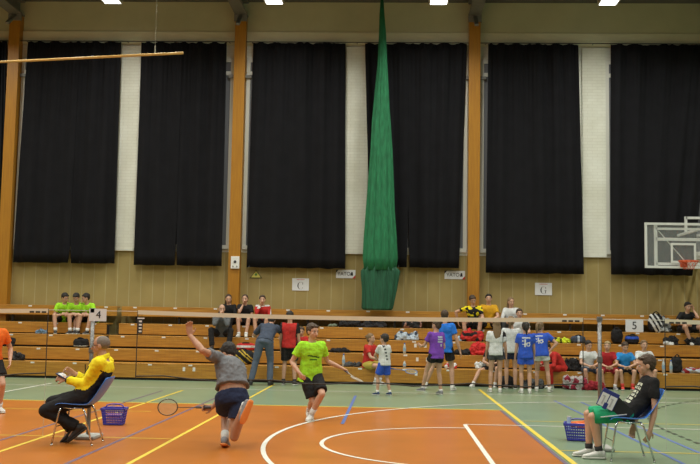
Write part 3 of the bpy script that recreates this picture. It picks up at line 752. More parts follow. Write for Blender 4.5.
        g = MB(); g.loft([(F(-.075, .045), xs, upv, .020*k, .020*k), (F(-.06, .055), xs, upv, .036*k, .042*k), (F(-.01, .062), xs, upv, .040*k, .050*k), (F(.05, .050), xs, upv, .043*k, .038*k), (F(.12, .038), xs, upv, .047*k, .026*k), (F(.17, .032), xs, upv, .040*k, .020*k), (F(.195, .028), xs, upv, .02*k, .012*k)], n=14)
        g.tube(a_-upv*.03*k, a_+leg*.012*k, .047*k, .048*k, n=14)
        so = shoe if isinstance(shoe, tuple) else (shoe, 'solewhite')
        me = remesh(g, 'shoe', .009 if near else .012, 1); o = link('shoe', me, SHOE[so[0]], root, smooth=True)
        g = MB(); g.loft([(F(-.08, .012), xs, upv, .026*k, .012*k), (F(-.05, .012), xs, upv, .040*k, .013*k), (F(.03, .012), xs, upv, .042*k, .012*k), (F(.12, .012), xs, upv, .050*k, .012*k), (F(.18, .013), xs, upv, .038*k, .011*k), (F(.20, .014), xs, upv, .018*k, .008*k)], n=14)
        g.build('sole', SHOE[so[1]], o, smooth=True)
    if extras: extras(root, dict(H=H, ax=ax, hs=hs, sh=sh, el=el, wr=wr, kn=kn, an=an, hip=hip, spine=spine, k=k, sx=sx, sp=sp, hand=P))
    root['_']=0; del root['_']
    return root, dict(H=H, sh=sh, el=el, wr=wr, kn=kn, an=an, P=P, spine=spine, k=k)
def w2(root, p):  # a local point of a figure in world space
    a = root.rotation_euler.z; p = Vector(p); return Vector((p.x*math.cos(a)-p.y*math.sin(a), p.x*math.sin(a)+p.y*math.cos(a), p.z))+root.location
SHOE = {n: mat('shoe_'+n, c, .6) for n, c in dict(white=(.60, .60, .58), black=(.02, .02, .022), grey=(.2, .2, .22), navy=(.025, .05, .13), red=(.5, .04, .03), blue=(.05, .12, .4)).items()}
SHOE['solewhite'] = mat('sole_white', (.6, .6, .55), .6); SHOE['soleorange'] = mat('sole_gum_orange', (.75, .24, .05), .6); SHOE['soleblack'] = mat('sole_black', (.02, .02, .02), .7)
WS = mat('sock_white', (.62, .62, .60), .9); BS = mat('sock_black', (.02, .02, .02), .9)
c_lime = cloth('lime', (.33, .70, .03)); c_black = cloth('black', (.016, .016, .018)); c_grey = cloth('grey_tee', (.155, .16, .175)); c_navy = cloth('navy', (.020, .028, .065))
c_white = cloth('white', (.60, .62, .63)); c_red = cloth('red', (.45, .028, .025)); c_blue = cloth('royal_blue', (.03, .09, .50)); c_purple = cloth('purple', (.17, .055, .40)); c_sky = cloth('sky_blue', (.03, .24, .60))
c_orange = cloth('orange', (.75, .15, .02)); c_amber = cloth('amber', (.62, .33, .02)); c_yellow = cloth('yellow', (.80, .66, .02)); c_green = cloth('green_shorts', (.02, .30, .14)); c_jeans = cloth('jeans', (.085, .11, .16)); c_dgrey = cloth('dark_grey', (.06, .065, .07)); c_slate = cloth('slate', (.05, .065, .10)); c_darkred = cloth('dark_red', (.25, .02, .03)); c_blue2 = cloth('bright_blue', (.02, .16, .62)); c_pale = cloth('pale_blue', (.40, .47, .55))

def px_person_x(px, Y): return Xp(px, 380, Y)
# ======== the seated umpire, left
YU = 11.2
def blue_chair(x, y, heading, label):
    t = empty('plastic_chair', (x, y, 0), R(heading), label, 'chair')
    prof = [(.215, .415, .19), (.205, .437, .20), (.15, .450, .205), (.05, .440, .205), (-.06, .435, .205), (-.14, .440, .20), (-.195, .465, .195), (-.24, .52, .19), (-.285, .58, .195), (-.335, .66, .20), (-.375, .73, .195), (-.39, .76, .18), (-.395, .77, .15)]
    b = MB(); rows_ = []
    for j, (yy, zz, hw) in enumerate(prof):
        row = []
        for i in range(13):
            u = -1+i/6; seatf = 1 if j < 6 else 0
            row.append((hw*u, yy+(.03*u*u if not seatf else 0), zz+(.022*u*u if seatf else 0)))
        rows_.append(row)
    vs_ = [p for r in rows_ for p in r]
    b.add(vs_, [(j*13+i, j*13+i+1, (j+1)*13+i+1, (j+1)*13+i) for j in range(len(prof)-1) for i in range(12)])
    o = b.build('seat_shell', blue_pl, t, smooth=True)
    md = o.modifiers.new('s', 'SOLIDIFY'); md.thickness = .010; md.offset = -1
    ms = o.modifiers.new('b', 'SUBSURF'); ms.levels = 1; ms.render_levels = 1
    for sx_ in (-1, 1):
        b = MB(); b.path([(sx_*.17, .14, .425), (sx_*.185, .165, .38), (sx_*.215, .225, .012)], .0105); b.tube((sx_*.215, .225, 0), (sx_*.215, .225, .02), .014); b.build('leg', chrome, t, smooth=True)
        b = MB(); b.path([(sx_*.17, -.10, .420), (sx_*.185, -.13, .38), (sx_*.215, -.235, .012)], .0105); b.tube((sx_*.215, -.235, 0), (sx_*.215, -.235, .02), .014); b.build('leg', chrome, t, smooth=True)
        b = MB(); b.path([(sx_*.17, .14, .422), (sx_*.17, .02, .412), (sx_*.17, -.10, .418)], .009); b.build('side_rail', chrome, t, smooth=True)
    b = MB(); b.tube((-.2, .19, .21), (.2, .19, .21), .006); b.build('cross_bar', chrome, t)
    return t
ux = Xp(79, 400, YU)
blue_chair(ux, YU, 90, 'blue plastic chair with chrome legs under the umpire in yellow')
def jacket(x, y, z, arm, p):
    if arm:
        if abs(arm) == 2: return 0
        return 0
    if z > .36 and y > -.06: return 0
    if z > .40: return 0
    if y < -.02 and z < .36: return 1
    if z < .10: return 1
    return 0 if y > .02 and abs(x) < .08 else 1
def um_extra(root, D):
    H, ax, hs = D['H'], D['ax'], D['hs']
    b = MB()
    for s_ in (1, -1):
        b.loop([H(.032*s_+.021*math.cos(6.283*i/14), .094, .004+.015*math.sin(6.283*i/14)) for i in range(14)], .0022, nrm=ax[1])
        b.tube(H(.053*s_, .092, .008), H(.080*s_, .0, .008), .0022, n=5)
    b.tube(H(-.012, .097, .007), H(.012, .097, .007), .002, n=5)
    b.build('glasses', ink, root)
    w_ = D['wr'][-1]; d = (D['el'][-1]-w_).normalized()
    b = MB(); b.tube(w_+d*.01, w_+d*.035, .036, .038, n=14); b.build('wristwatch', ink, root)
um, umD = person('person in yellow and black jacket with glasses, sitting on the left blue chair', 1.74, (Xp(86, 400, YU), YU, 0), 90,
    dict(hip=(0, .03, .535), spine=(0, -.46, .86), bend=(0, -.02, 0), neck=(0, .75, .1), head=(0, -4, 0), lh=(-.09, .22, .74), le=(-.05, -1, -.8), rh=(.06, .17, .80), re=(.2, -.3, -1),
         lf=(-.07, .06, .20), lk=(-.1, 1, .3), rf=(.09, .18, .14), rk=(.15, 1, .3), ltoe=(0, .75, -.6), rtoe=(0, .8, -.5), lcurl=.9, rcurl=.8, lpalm=(.6, 0, -.3), rpalm=(-.8, 0, -.2)),
    top=dict(mats=[c_yellow, c_black], sleeve=1.88, hem=-.02, loose=.022, collar=True, paint=jacket, name='jacket', nz=.012),
    bottom=dict(mats=[c_black], len=1.97, name='trousers', loose=1.2), hair=('grey', 'bald'), shoe=('black', 'soleblack'), sock=(BS, .12), skin=1, near=True, build=1.08, extras=um_extra)
lw = w2(um, umD['wr'][-1]); rw = w2(um, umD['wr'][1])
t = empty('clipboard', (lw+rw)/2+Vector((-.03, 0, -.02)), 0, 'clipboard with score sheet held by the umpire in yellow', 'clipboard')
b = MB(); ax_ = (unit((.9, 0, -.45)), Vector((0, 1, 0)), unit((.45, 0, .9))); b.obox((0,0,0), ax_, (.12, .10, .005)); b.build('board', mat('slate_blue_board', (.03, .04, .10), .5), t)
b = MB(); b.obox((.003, 0, .007), ax_, (.10, .085, .001)); b.build('score_sheet', paper, t)
b = MB(); b.obox((-.10, 0, .054), ax_, (.012, .04, .008)); b.build('clip', chrome, t)
q = w2(um, umD['kn'][1])
t = empty('radio', (rw.x+.14, rw.y, rw.z-.02), 0, 'black handheld radio with antenna in front of the yellow jacket', 'radio')
b = MB(); b.box((-.022, -.018, -.10), (.022, .018, .03)); b.build('body', black_metal, t, bevel=.005); b = MB(); b.tube((-.012, 0, .03), (-.016, 0, .13), .006); b.build('antenna', black_metal, t)

# ======== the boy umpire, right
YB = 10.95
blue_chair(Xp(627, 400, YB), YB, 90, 'blue plastic chair with chrome legs under the boy in green shorts')
def tee_print(x, y, z, arm, p):
    if arm or y < .05: return 0
    if .10 < z < .40 and abs(x) < .11:
        r = int((z-.10)/.05); u = x*37+r*3.1
        return 1 if ((z-.10) % .05) < .034 and math.sin(u*1.7)+math.sin(u*2.9+r) > -.5 else 0
    return 0
def green_stripe(x, y, z, p): return 0
def boy_extra(root, D):
    # white piping along the outside of the left thigh
    a, b_ = D['hip'], D['kn'][-1]; h0 = D['hip']-D['sx']*.088*D['k']; o = -D['sx']*.112*D['k']+Vector((0, 0, .0))
    m_ = MB(); m_.path([h0+o+(b_-h0)*f for f in (.1, .35, .6, .82)], .006, n=6); m_.build('white_piping', c_white, root)
boy, boyD = person('boy in black printed t-shirt and green shorts, umpiring on the right blue chair', 1.63, (Xp(627, 400, YB), YB+.04, 0), 90,
    dict(hip=(0, 0, .540), spine=(0, -.58, .80), bend=(0, -.05, -.01), neck=(0, .95, .45), head=(0, -8, 0), lh=(-.20, -.22, .26), le=(-.25, -1, .1), rh=(.20, -.12, .33), re=(.3, -1, 0),
         lf=(-.09, .34, .088), lk=(-.1, .5, 1), rf=(.10, .42, .088), rk=(.1, .5, 1), ltoe=(0, 1, 0), rtoe=(0, 1, 0), lcurl=.4, rcurl=.4, ldir=(0, .35, -1), rdir=(0, .2, -1), lpalm=(.9, .3, 0)),
    top=dict(mats=[c_black, mat('pale_print', (.5, .52, .42), .8)], sleeve=.62, hem=-.07, loose=.022, paint=tee_print, nz=.012),
    bottom=dict(mats=[c_green], len=.97, loose=1.3), hair=('brown', 'short'), shoe=('white', 'solewhite'), sock=(BS, .07), near=True, extras=boy_extra, build=.96)
# flip scoreboard on his lap
SB = at(608, 399.5, YB-.16)
t = empty('flip_scoreboard', SB, 0, 'blue tabletop flip scoreboard with white number cards on the boy\'s lap', 'scoreboard')
ux_, uz_ = unit((.90, 0, -.42)), unit((.42, -.10, .90)); uy_ = uz_.cross(ux_)
sb_b = mat('navy_vinyl', (.02, .03, .20), .5)
b = MB(); b.obox((0,0,0), (ux_, uy_, uz_), (.095, .006, .100)); b.build('board', sb_b, t, bevel=.003)
b = MB(); b.obox(ux_*.17+uy_*.03-uz_*.03, (unit((.72, 0, -.69)), uy_, unit((.69, 0, .72))), (.13, .012, .075)); b.build('rear_flap', mat('black_vinyl', (.01, .01, .012), .5), t)
for s_ in (-.046, .046):
    b = MB(); b.obox(ux_*s_-uz_*.018-uy_*.010, (ux_, uy_, uz_), (.040, .002, .074)); o = b.build('number_card', paper, t)
    b = MB(); b.obox(ux_*s_-uz_*.02-uy_*.014, (ux_, uy_, uz_), (.008, .001, .048)); b.obox(ux_*(s_-.012)+uz_*.020-uy_*.014, (ux_, uy_, uz_), (.010, .001, .006)); b.build('numeral', mat('grey_print', (.42, .43, .47), .7), o)
b = MB(); b.obox(-uz_*.075-uy_*.012, (ux_, uy_, uz_), (.022, .003, .035)); b.build('small_card_slot', sb_b, t)

# ======== players
def racket(loc_, d, nrm, label, frame_c=(.05, .05, .055), string_c=(.6, .58, .35), grip_c=(.1, .1, .12), group=None):
    "origin at the grip; d = direction to the head; nrm = string plane normal"
    d = unit(d); nrm = Vector(nrm); nrm = (nrm-d*nrm.dot(d)).normalized(); s_ = d.cross(nrm)
    t = empty('badminton_racket', loc_, 0, label, 'racket', group)
    b = MB(); b.tube(-d*.06, d*.11, .0155, .0135, n=10); b.build('grip', mat('grip_%d%d' % (grip_c[0]*100, grip_c[2]*100), grip_c, .8), t, smooth=True)
    b = MB(); b.tube(d*.11, d*.125, .0135, .006, n=10); b.tube(d*.12, d*.345, .005, .005, n=8); 
    fm = mat('racket_%d%d' % (frame_c[0]*100, frame_c[2]*100), frame_c, .35); b.build('shaft', fm, t)
    c_ = d*.455; b = MB(); b.loop([c_+d*(.118*math.cos(6.283*i/36))+s_*(.095*math.sin(6.283*i/36)) for i in range(36)], .0065, nrm=nrm); b.build('frame', fm, t, smooth=True)
    b = MB()
    for i in range(-7, 8):
        u = i/8; q = math.sqrt(1-u*u); b.tube(c_+s_*(.095*u)-d*.118*q, c_+s_*(.095*u)+d*.118*q, .0013, n=3); b.tube(c_+d*(.118*u)-s_*.095*q, c_+d*(.118*u)+s_*.095*q, .0013, n=3)
    b.build('strings', mat('racket_strings', string_c, .6), t)
    return t
YG = 11.15
gp, gD = person('person in grey t-shirt and navy shorts lunging with a racket, back to us', 1.78, (Xp(229.5, 400, YG), YG, 0), 0,
    dict(hip=(.03, 0, .545), spine=(-.20, .52, .84), twist=42, tilt=-.62, hiptilt=-.05, bend=(.03, -.06, .02), neck=(-.1, .9, -.55), head=(25, -35, 0), lh=(-.46, -.05, 1.24), le=(-.2, -.6, .1), rh=(-.32, .30, .30), re=(.5, .2, -.3),
         lf=(-.04, .0, .10), lk=(-.15, 1, .0), rf=(.21, -.22, .49), rk=(-.4, .5, -1), ltoe=(.02, .9, -.25), rtoe=(-.35, -.15, -.9), rsole=(-.7, .7, 0), lcurl=.25, ldir=(-.1, -.1, 1), lpalm=(.3, -1, 0), rcurl=1.1, rpalm=(0, -1, .2), rdir=(-1, .1, -.1)),
    top=dict(mats=[c_grey], sleeve=.62, hem=.13, loose=.026, flare=.004, nz=.014), bottom=dict(mats=[c_navy], len=.56, loose=1.1, waist=-.035), hair=('black', 'short'), shoe=('grey', 'soleorange'), sock=(WS, .10), skin=1, near=True, build=1.05)
hw_, hd_, hn_, hsd, hk_ = gD['P']['_hand1']
gw = w2(gp, hw_+hd_*.075*hk_+hn_*.022)
racket(gw, (-1, .05, -.02), (.1, -1, .25), 'badminton racket with dark frame in the grey player\'s low hand', (.06, .05, .04), (.55, .48, .35))
YN = 14.35
np_, nD = person('player in lime green shirt and black shorts facing the net', 1.66, (Xp(310, 400, YN), YN, 0), 206,
    dict(hip=(0, 0, .70), spine=(.02, .12, 1), neck=(0, .2, .2), head=(22, -8, 0), twist=-6, lh=(-.50, .06, .80), le=(-.6, -.3, -1), rh=(.25, .16, .74), re=(.5, -1, 0),
         rf=(-.08, -.24, .13), rk=(.1, 1, 0), lf=(.02, .10, .088), lk=(-.1, 1, 0), ltoe=(.6, .8, 0), rtoe=(.2, .9, -.35), lcurl=1.0, rcurl=.5, lpalm=(0, 0, -1)),
    top=dict(mats=[c_lime, cloth('dark_green_print', (.05, .16, .02))], sleeve=.62, hem=-.10, loose=.030, flare=.01, nz=.014, paint=lambda x, y, z, arm, p: 1 if (not arm and y > 0 and (abs(z-.30-.15*x) < .012 and abs(x) < .09 or abs(z-.25) < .008 and abs(x) < .06)) else 0), bottom=dict(mats=[c_black], len=.86, loose=1.5), hair=('brown', 'short'), shoe=('white', 'solewhite'), sock=(WS, .13), near=True)
hw_, hd_, hn_, hsd, hk_ = nD['P']['_hand-1']
racket(w2(np_, hw_+hd_*.075*hk_+hn_*.02), (.40, -.88, -.20), (.3, .2, 1), 'badminton racket in the lime shirt player\'s outstretched hand', (.35, .35, .33), (.4, .4, .35))
q = ground(2, 413)
person('player in orange shirt at the left photo edge', 1.68, (q.x-.22, q.y, 0), 215,
    dict(hip=(0, 0, .80), spine=(0, .22, 1), lh=(-.26, .18, .80), le=(-.6, -1, 0), rh=(.25, .3, .9), lf=(-.16, .05, .088), rf=(.15, -.25, .12), rtoe=(.2, .9, -.3), lcurl=.5),
    top=dict(mats=[c_orange], sleeve=.62, hem=-.08, loose=.026), bottom=dict(mats=[c_black], len=.7, loose=1.4), hair=('brown', 'short'), shoe='white', sock=(WS, .08), near=False)

# ======== seated / standing spectators
def seated(sh_, lean=.15, feet=.45, spread=.13, hands='knees', head=(0, 0, 0), twist=0, side=0, **kw):
    hz = sh_+.10
    d = dict(hip=(0, 0, hz), spine=(side, lean, 1), neck=(0, .15, .2), head=head, twist=twist,
             rf=(spread, feet, .088), lf=(-spread, feet, .088), rk=(.25*spread/.13, .6, 1), lk=(-.25*spread/.13, .6, 1))
    ph = Vector((side, lean, 1)).normalized()
    if hands == 'knees': d.update(rh=(.13, .36, hz+.13), lh=(-.13, .36, hz+.13), re=(.8, -.3, -.5), le=(-.8, -.3, -.5), rpalm=(0, 0, -1), lpalm=(0, 0, -1))
    elif hands == 'lap': d.update(rh=(.04, .34, hz+.12), lh=(-.05, .36, hz+.13), re=(1, -.3, -.3), le=(-1, -.3, -.3))
    elif hands == 'chin':
        c_ = Vector((0, 0, hz))+ph*.58; d.update(rh=(.03, c_.y+.10, c_.z-.06), re=(.3, .6, -1), lh=(.02, .32, hz+.16), le=(-.8, 0, -.6), rcurl=1.2, rdir=(-.2, .1, 1))
    elif hands == 'chinboth':
        c_ = Vector((0, 0, hz))+ph*.56; d.update(rh=(.03, c_.y+.14, c_.z-.05), re=(.5, .4, -1), lh=(-.03, c_.y+.14, c_.z-.06), le=(-.5, .4, -1), rcurl=1.1, lcurl=1.1, rdir=(-.2, .0, 1), ldir=(.2, 0, 1))
    elif hands == 'cheek':
        c_ = Vector((0, 0, hz))+ph*.62; d.update(lh=(-.11, c_.y+.07, c_.z-.03), le=(-.3, .6, -1), rh=(.1, .34, hz+.13), re=(.8, 0, -.6), lcurl=.5, ldir=(.1, -.1, 1))
    d.update(kw); return d
ZB, ZCc, ZD, ZE = 1.29, 1.00, .69, .385
def seatB(px, dy=0): return (Xp(px, 320, 24.30+dy), 24.30+dy, ZCc)
def seatC(px, dy=0): return (Xp(px, 330, 23.78+dy), 23.78+dy, ZD)
def seatE(px, dy=0): return (Xp(px, 370, 22.72+dy), 22.72+dy, 0)
TEE = lambda m_, **k_: dict(dict(mats=[m_], sleeve=.6, hem=-.07, loose=.022, nz=.010), **k_)
SHO = lambda m_, **k_: dict(dict(mats=[m_], len=.75, loose=1.3), **k_)
gB = 'three children in lime shirts on the top bench'
for px_, lab, hd_, kw_ in ((63.5, 'leftmost of the three children in lime shirts bending forward on the bleachers', 205, dict(spread=.24, head=(30, -25, 0), side=.05)),
                         (79, 'middle of the three children in lime shirts, head bowed', 182, dict(head=(0, -35, 0), spread=.10)),
                         (93.5, 'rightmost of the three children in lime shirts, behind the number 4 card', 158, dict(head=(-35, -22, 0), spread=.16))):
    person(lab, 1.64, seatB(px_), hd_, seated(.30, .72, .44, hands='lap', **kw_), top=TEE(c_lime), bottom=SHO(c_black), hair=('black', 'short'), shoe=('black', 'solewhite'), sock=(WS, .08))
person('girl in black with dark hair, left of the row of three on the top bench', 1.52, seatB(230, .08), 170, seated(.335, .28, .46, hands='lap', head=(25, -10, 0)), top=TEE(c_black, sleeve=1.9, name='jacket'), bottom=SHO(c_black, len=1.9, name='trousers'), hair=('brown', 'long'), shoe='black')
person('girl in black t-shirt with hand on her chin on the top bench', 1.57, seatB(245.5), 180, seated(.32, .38, .50, spread=.10, hands='chin'), top=TEE(c_black), bottom=SHO(c_black, len=.6), hair=('brown', 'bun'), shoe='white', sock=(WS, .05))
def redjk(x, y, z, arm, p): return 1 if (abs(arm) == 1 and abs(x) > .235) or z > .50 else 0
person('boy in red and white jacket resting chin on his hand on the top bench', 1.56, seatB(263.5), 176, seated(.32, .40, .46, spread=.12, hands='chin', head=(10, 0, 0)), top=TEE(c_red, mats=[c_red, c_white], sleeve=1.8, paint=redjk, name='jacket'), bottom=SHO(c_black, len=.8), hair=('brown', 'short'), shoe='white', sock=(WS, .05))
person('bald person in grey shirt and dark trousers hunched on the bleachers', 1.72, seatC(222, -.1), 186, seated(.30, .50, .46, spread=.20, hands='chinboth', head=(10, -8, 0)), top=TEE(c_dgrey, sleeve=1.8, mats=[cloth('mid_grey', (.11, .12, .13))]), bottom=SHO(c_black, len=1.95, name='trousers'), hair=('grey', 'bald'), shoe='black')
# man in jeans, boy in red vest, small child
q = ground(261, 385.5)
person('person in dark shirt and blue jeans leaning on the bleachers, seen from behind', 1.84, (q.x+.06, q.y, 0), 0, dict(hip=(0, 0, .915), spine=(.12, .72, .65), neck=(0, .5, -.2), head=(0, -30, 0), rh=(.28, .72, 1.0), lh=(-.25, .72, .98), re=(.6, -1, 0), le=(-.6, -1, 0), rf=(.12, .05, .088), lf=(-.27, -.02, .088)),
    top=TEE(c_slate, sleeve=.8, hem=-.03), bottom=SHO(c_jeans, len=1.98, name='jeans', loose=.8), hair=('black', 'short'), shoe=('black', 'soleblack'), build=1.02)
def vest(x, y, z, arm, p): return 1 if arm or abs(x) > .17 else 0
q = ground(288.5, 385)
person('boy standing in red shirt with black sleeves and black shorts, seen from behind', 1.68, (q.x, q.y, 0), -6, dict(head=(0, -8, 0), rh=(.24, .12, .78), lh=(-.24, .14, .78), rf=(.14, 0, .088), lf=(-.13, .02, .088)),
    top=TEE(c_red, mats=[c_red, c_black], paint=vest, loose=.03), bottom=SHO(c_black, loose=1.6, len=.85), hair=('black', 'short'), shoe='black', sock=(BS, .05))
person('small child in red, face just visible between the red vest boy and lime player', 1.3, (Xp(302, 350, 23.25), 23.25, ZE), 170, seated(.31, .2, .42, hands='lap', head=(15, -10, 0)), top=TEE(c_red, sleeve=1.8), bottom=SHO(c_black, len=1.9, name='trousers'), hair=('brown', 'short'), shoe='grey')
# red girl and boy in white with blue shorts
person('girl in red t-shirt sitting on the lowest bench, turned to the right', 1.60, seatE(368, -.10), 235, seated(.385, .12, .30, spread=.08, hands='knees', head=(5, -5, 0), rh=(.02, .40, .62), lh=(-.1, .42, .66)), top=TEE(c_red), bottom=SHO(mat('cloth_yellow_shorts', (.45, .36, .06), .85), len=.6), hair=('light', 'bun'), shoe='white', sock=(WS, .10))
q = ground(384, 395.5)
def wb(x, y, z, arm, p): return 1 if (y < 0 and z > .05 and abs(x+.03+.25*(z-.25)) < .035 and math.sin(z*70) > -.4) else 0
bw_, bD_ = person('child in white t-shirt and royal blue shorts standing, seen from behind', 1.22, (q.x, q.y, 0), 38, dict(hip=(0, 0, .91), spine=(-.02, .03, 1), head=(15, -6, 0), rh=(.26, .12, .78), lh=(-.02, .32, 1.02), le=(-1, 0, -.5), rf=(.16, -.06, .088), lf=(-.16, .10, .088), rcurl=1),
    top=TEE(c_white, mats=[c_white, c_dgrey], paint=wb, loose=.03), bottom=SHO(c_blue, loose=1.8, len=.78), hair=('black', 'short'), shoe=('navy', 'solewhite'), sock=(WS, .06))
hw_, hd_, hn_, hsd, hk_ = bD_['P']['_hand1']
racket(w2(bw_, hw_+hd_*.075*hk_), (.95, -.1, -.12), (.1, -.5, 1), 'small blue racket in the hand of the child in blue shorts', (.05, .16, .45), (.25, .4, .6), (.05, .1, .3))
# purple girl and blue boy
def back_print(cx, cz, sc):
    def f(x, y, z, arm, p):
        if arm or y > -.02: return 0
        if abs(z-(cz+.10*sc)) < .012 and abs(x-cx) < .09*sc: return 1
        u, v = (x-cx)/sc, (z-cz)/sc
        if -.10 < v < .06 and (abs(u+.02) < .016 or abs(math.hypot(u-.045, v+.04)-.035) < .013 or abs(v+.02-.3*u) < .010 and abs(u) < .09 or math.hypot(u+.07, v-.03) < .02 or math.hypot(u-.02, v+.13) < .016): return 1
        return 0
    return f
def purple_print(x, y, z, arm, p):
    if arm or y > -.02: return 0
    return 1 if (.27 < z < .42 and abs(x-.02) < .07 and math.sin(z*115) > .1) or (.18 < z < .23 and abs(x-.05) < .02) else 0
q = ground(436, 395)
person('girl in purple t-shirt and black shorts standing, seen from behind', 1.53, (q.x, q.y, 0), 34, dict(head=(20, -12, 0), spine=(.02, .05, 1), lh=(-.12, .40, 1.10), le=(-.8, -.4, -1), rh=(.16, .25, 1.02), rf=(.15, .02, .088), lf=(-.17, .32, .088), ldir=(-.3, 1, .4)),
    top=TEE(c_purple, mats=[c_purple, c_pale], paint=purple_print, loose=.03, hem=-.10), bottom=SHO(c_black, len=.42), hair=('brown', 'bun'), shoe='grey', sock=(WS, .04))
q = ground(444, 390.5)
person('boy in bright blue t-shirt and black shorts behind the girl in purple', 1.78, (q.x+.05, q.y, 0), -12, dict(head=(10, -8, 0), rh=(.30, .05, .76), rf=(.12, .05, .088), lf=(-.46, .0, .088), hip=(-.05, 0, .90), re=(.3, -1, 0)),
    top=TEE(c_blue2, loose=.03, hem=-.10), bottom=SHO(c_black, len=.62), hair=('brown', 'short'), shoe='white', sock=(WS, .05))
# right hand top bench
def yb(x, y, z, arm, p): return 1 if (z > .28 or arm) and noise.noise(p*11) > -.02 else 0
person('person in black and yellow jersey bending sideways on the top bench', 1.68, seatB(474, .02), 168, seated(.31, .30, .42, spread=.16, side=.02, hands='lap', head=(20, -25, 12), rh=(.40, .10, .50), re=(1, .2, .4)), top=TEE(c_black, mats=[c_black, c_yellow], paint=yb), bottom=SHO(c_black), hair=('brown', 'short'), shoe='black', sock=(WS, .04))
person('person in amber yellow t-shirt sitting on the top bench', 1.72, seatB(488.5, .05), 176, seated(.31, .10, .42, spread=.2, hands='lap'), top=TEE(c_amber), bottom=SHO(c_black, len=1.9, name='trousers'), hair=('black', 'short'), shoe='black')
person('girl with long brown hair and white top on the top bench', 1.60, seatB(511.5, .05), 165, seated(.31, .12, .42, hands='lap', head=(30, -5, 0)), top=TEE(c_white, sleeve=1.8), bottom=SHO(c_dgrey, len=1.9, name='trousers'), hair=('light', 'long'), shoe='grey')
person('person with short dark hair and white top, below the long-haired girl in white', 1.66, seatC(519, .0), 178, seated(.30, .15, .42, hands='lap'), top=TEE(c_white), bottom=SHO(c_black, len=1.9, name='trousers'), hair=('brown', 'short'), shoe='grey')
# standing group
q = ground(496, 392.5)
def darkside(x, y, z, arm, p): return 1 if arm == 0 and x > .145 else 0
person('girl in white t-shirt and grey shorts with a long fair ponytail, seen from behind', 1.56, (q.x, q.y, 0), 0, dict(head=(8, -5, 0), rh=(.26, .10, .75), lh=(-.22, .15, .85), rf=(.09, 0, .088), lf=(-.13, .05, .088)), top=TEE(c_white, mats=[c_white, c_black], paint=darkside, loose=.026, hem=-.05), bottom=SHO(c_dgrey, len=.35), hair=('light', 'long'), shoe='white')
q = ground(511, 389)
person('taller person in white t-shirt and dark shorts behind the girl with the ponytail', 1.64, (q.x, q.y, 0), 0, dict(head=(-15, -8, 0), rf=(.1, 0, .088), lf=(-.1, .06, .088), rh=(.2, .3, 1.0), lh=(-.2, .3, 1.0)), top=TEE(c_white, loose=.026), bottom=SHO(c_navy, len=.5), hair=('light', 'pony'), shoe='black')
q = ground(525.5, 393.5)
person('girl in royal blue shirt with white back print and dark hair', 1.52, (q.x, q.y, 0), 0, dict(head=(0, -8, 0), lh=(-.24, .12, .80), rh=(.23, .15, .82), rf=(.10, 0, .088), lf=(-.09, .03, .088)), top=TEE(c_blue, mats=[c_blue, c_white], paint=back_print(0, .30, 1.1), loose=.03, hem=-.08), bottom=SHO(c_blue, len=.52, loose=1.8), hair=('black', 'pony'), shoe='white', sock=(WS, .03))
q = ground(545, 392)
person('girl in royal blue shirt and white shorts with one hand on her hip', 1.54, (q.x-.08, q.y, 0), -14, dict(head=(-20, -15, 0), spine=(-.06, .22, 1), rh=(.20, .04, 1.0), re=(1, .1, .25), lh=(-.2, .3, .9), rf=(.20, -.02, .088), lf=(-.12, .1, .088), rcurl=.8), top=TEE(c_blue, mats=[c_blue, c_white], paint=back_print(-.02, .32, 1.0), loose=.03, hem=-.08), bottom=SHO(c_white, len=.38, loose=1.6), hair=('light', 'pony'), shoe='white', sock=(WS, .03))
person('person in red tracksuit bent forward on the lowest bench', 1.6, seatE(561, -.05), 112, seated(.385, .95, .36, spread=.12, hands='knees', head=(0, -40, 0), bend=(0, -.06, .05), lh=(-.05, .50, .55), rh=(.05, .55, .6)), top=TEE(c_red, mats=[c_red, c_white], sleeve=1.9, paint=lambda x, y, z, arm, p: 1 if abs(arm) == 1 and y < -.01 and x > .0 and math.sin(z*30) > .5 else 0, name='tracksuit_jacket'), bottom=SHO(c_red, mats=[cloth('bright_red', (.44, .022, .018))], len=1.95, name='tracksuit_trousers', loose=1.6), hair=('black', 'short'), shoe='white')
person('child seated behind the standing girls, one bare leg stretched out to the left', 1.5, seatE(494, .0), 160, seated(.385, .2, .40, hands='lap', rf=(.42, .58, .088), rk=(.3, .2, 1), head=(-20, -10, 0)), top=TEE(c_black), bottom=SHO(c_black, len=.6), hair=('brown', 'short'), shoe='white', sock=(WS, .05))
person('child in white t-shirt with dark hair sitting on the lowest bench behind the net end', 1.50, seatE(587.5), 186, seated(.385, .16, .38, hands='lap', head=(15, -15, 0)), top=TEE(c_white), bottom=SHO(c_slate, len=.85), hair=('black', 'short'), shoe='grey', sock=(WS, .05))
person('fair-haired child in dark red t-shirt beside the right net post', 1.48, seatE(607), 176, seated(.385, .14, .38, hands='lap', spread=.15, head=(-15, 0, 0)), top=TEE(c_darkred, mats=[cloth('crimson', (.34, .02, .025))]), bottom=SHO(c_darkred, len=.9), hair=('blond', 'short'), shoe='grey', sock=(WS, .06))
person('child in sky blue t-shirt and red shoes on the lowest bench', 1.48, seatE(624), 180, seated(.385, .22, .38, hands='lap', spread=.13, head=(5, -22, 0)), top=TEE(c_sky), bottom=SHO(c_black, len=.85), hair=('brown', 'short'), shoe=('red', 'solewhite'), sock=(mat('sock_red', (.5, .04, .03), .8), .09))
person('child in white t-shirt sitting behind the boy umpire', 1.54, seatE(643.5), 182, seated(.385, .12, .38, hands='lap', spread=.13), top=TEE(c_white), bottom=SHO(c_black, len=.85), hair=('light', 'short'), shoe='white', sock=(WS, .06))
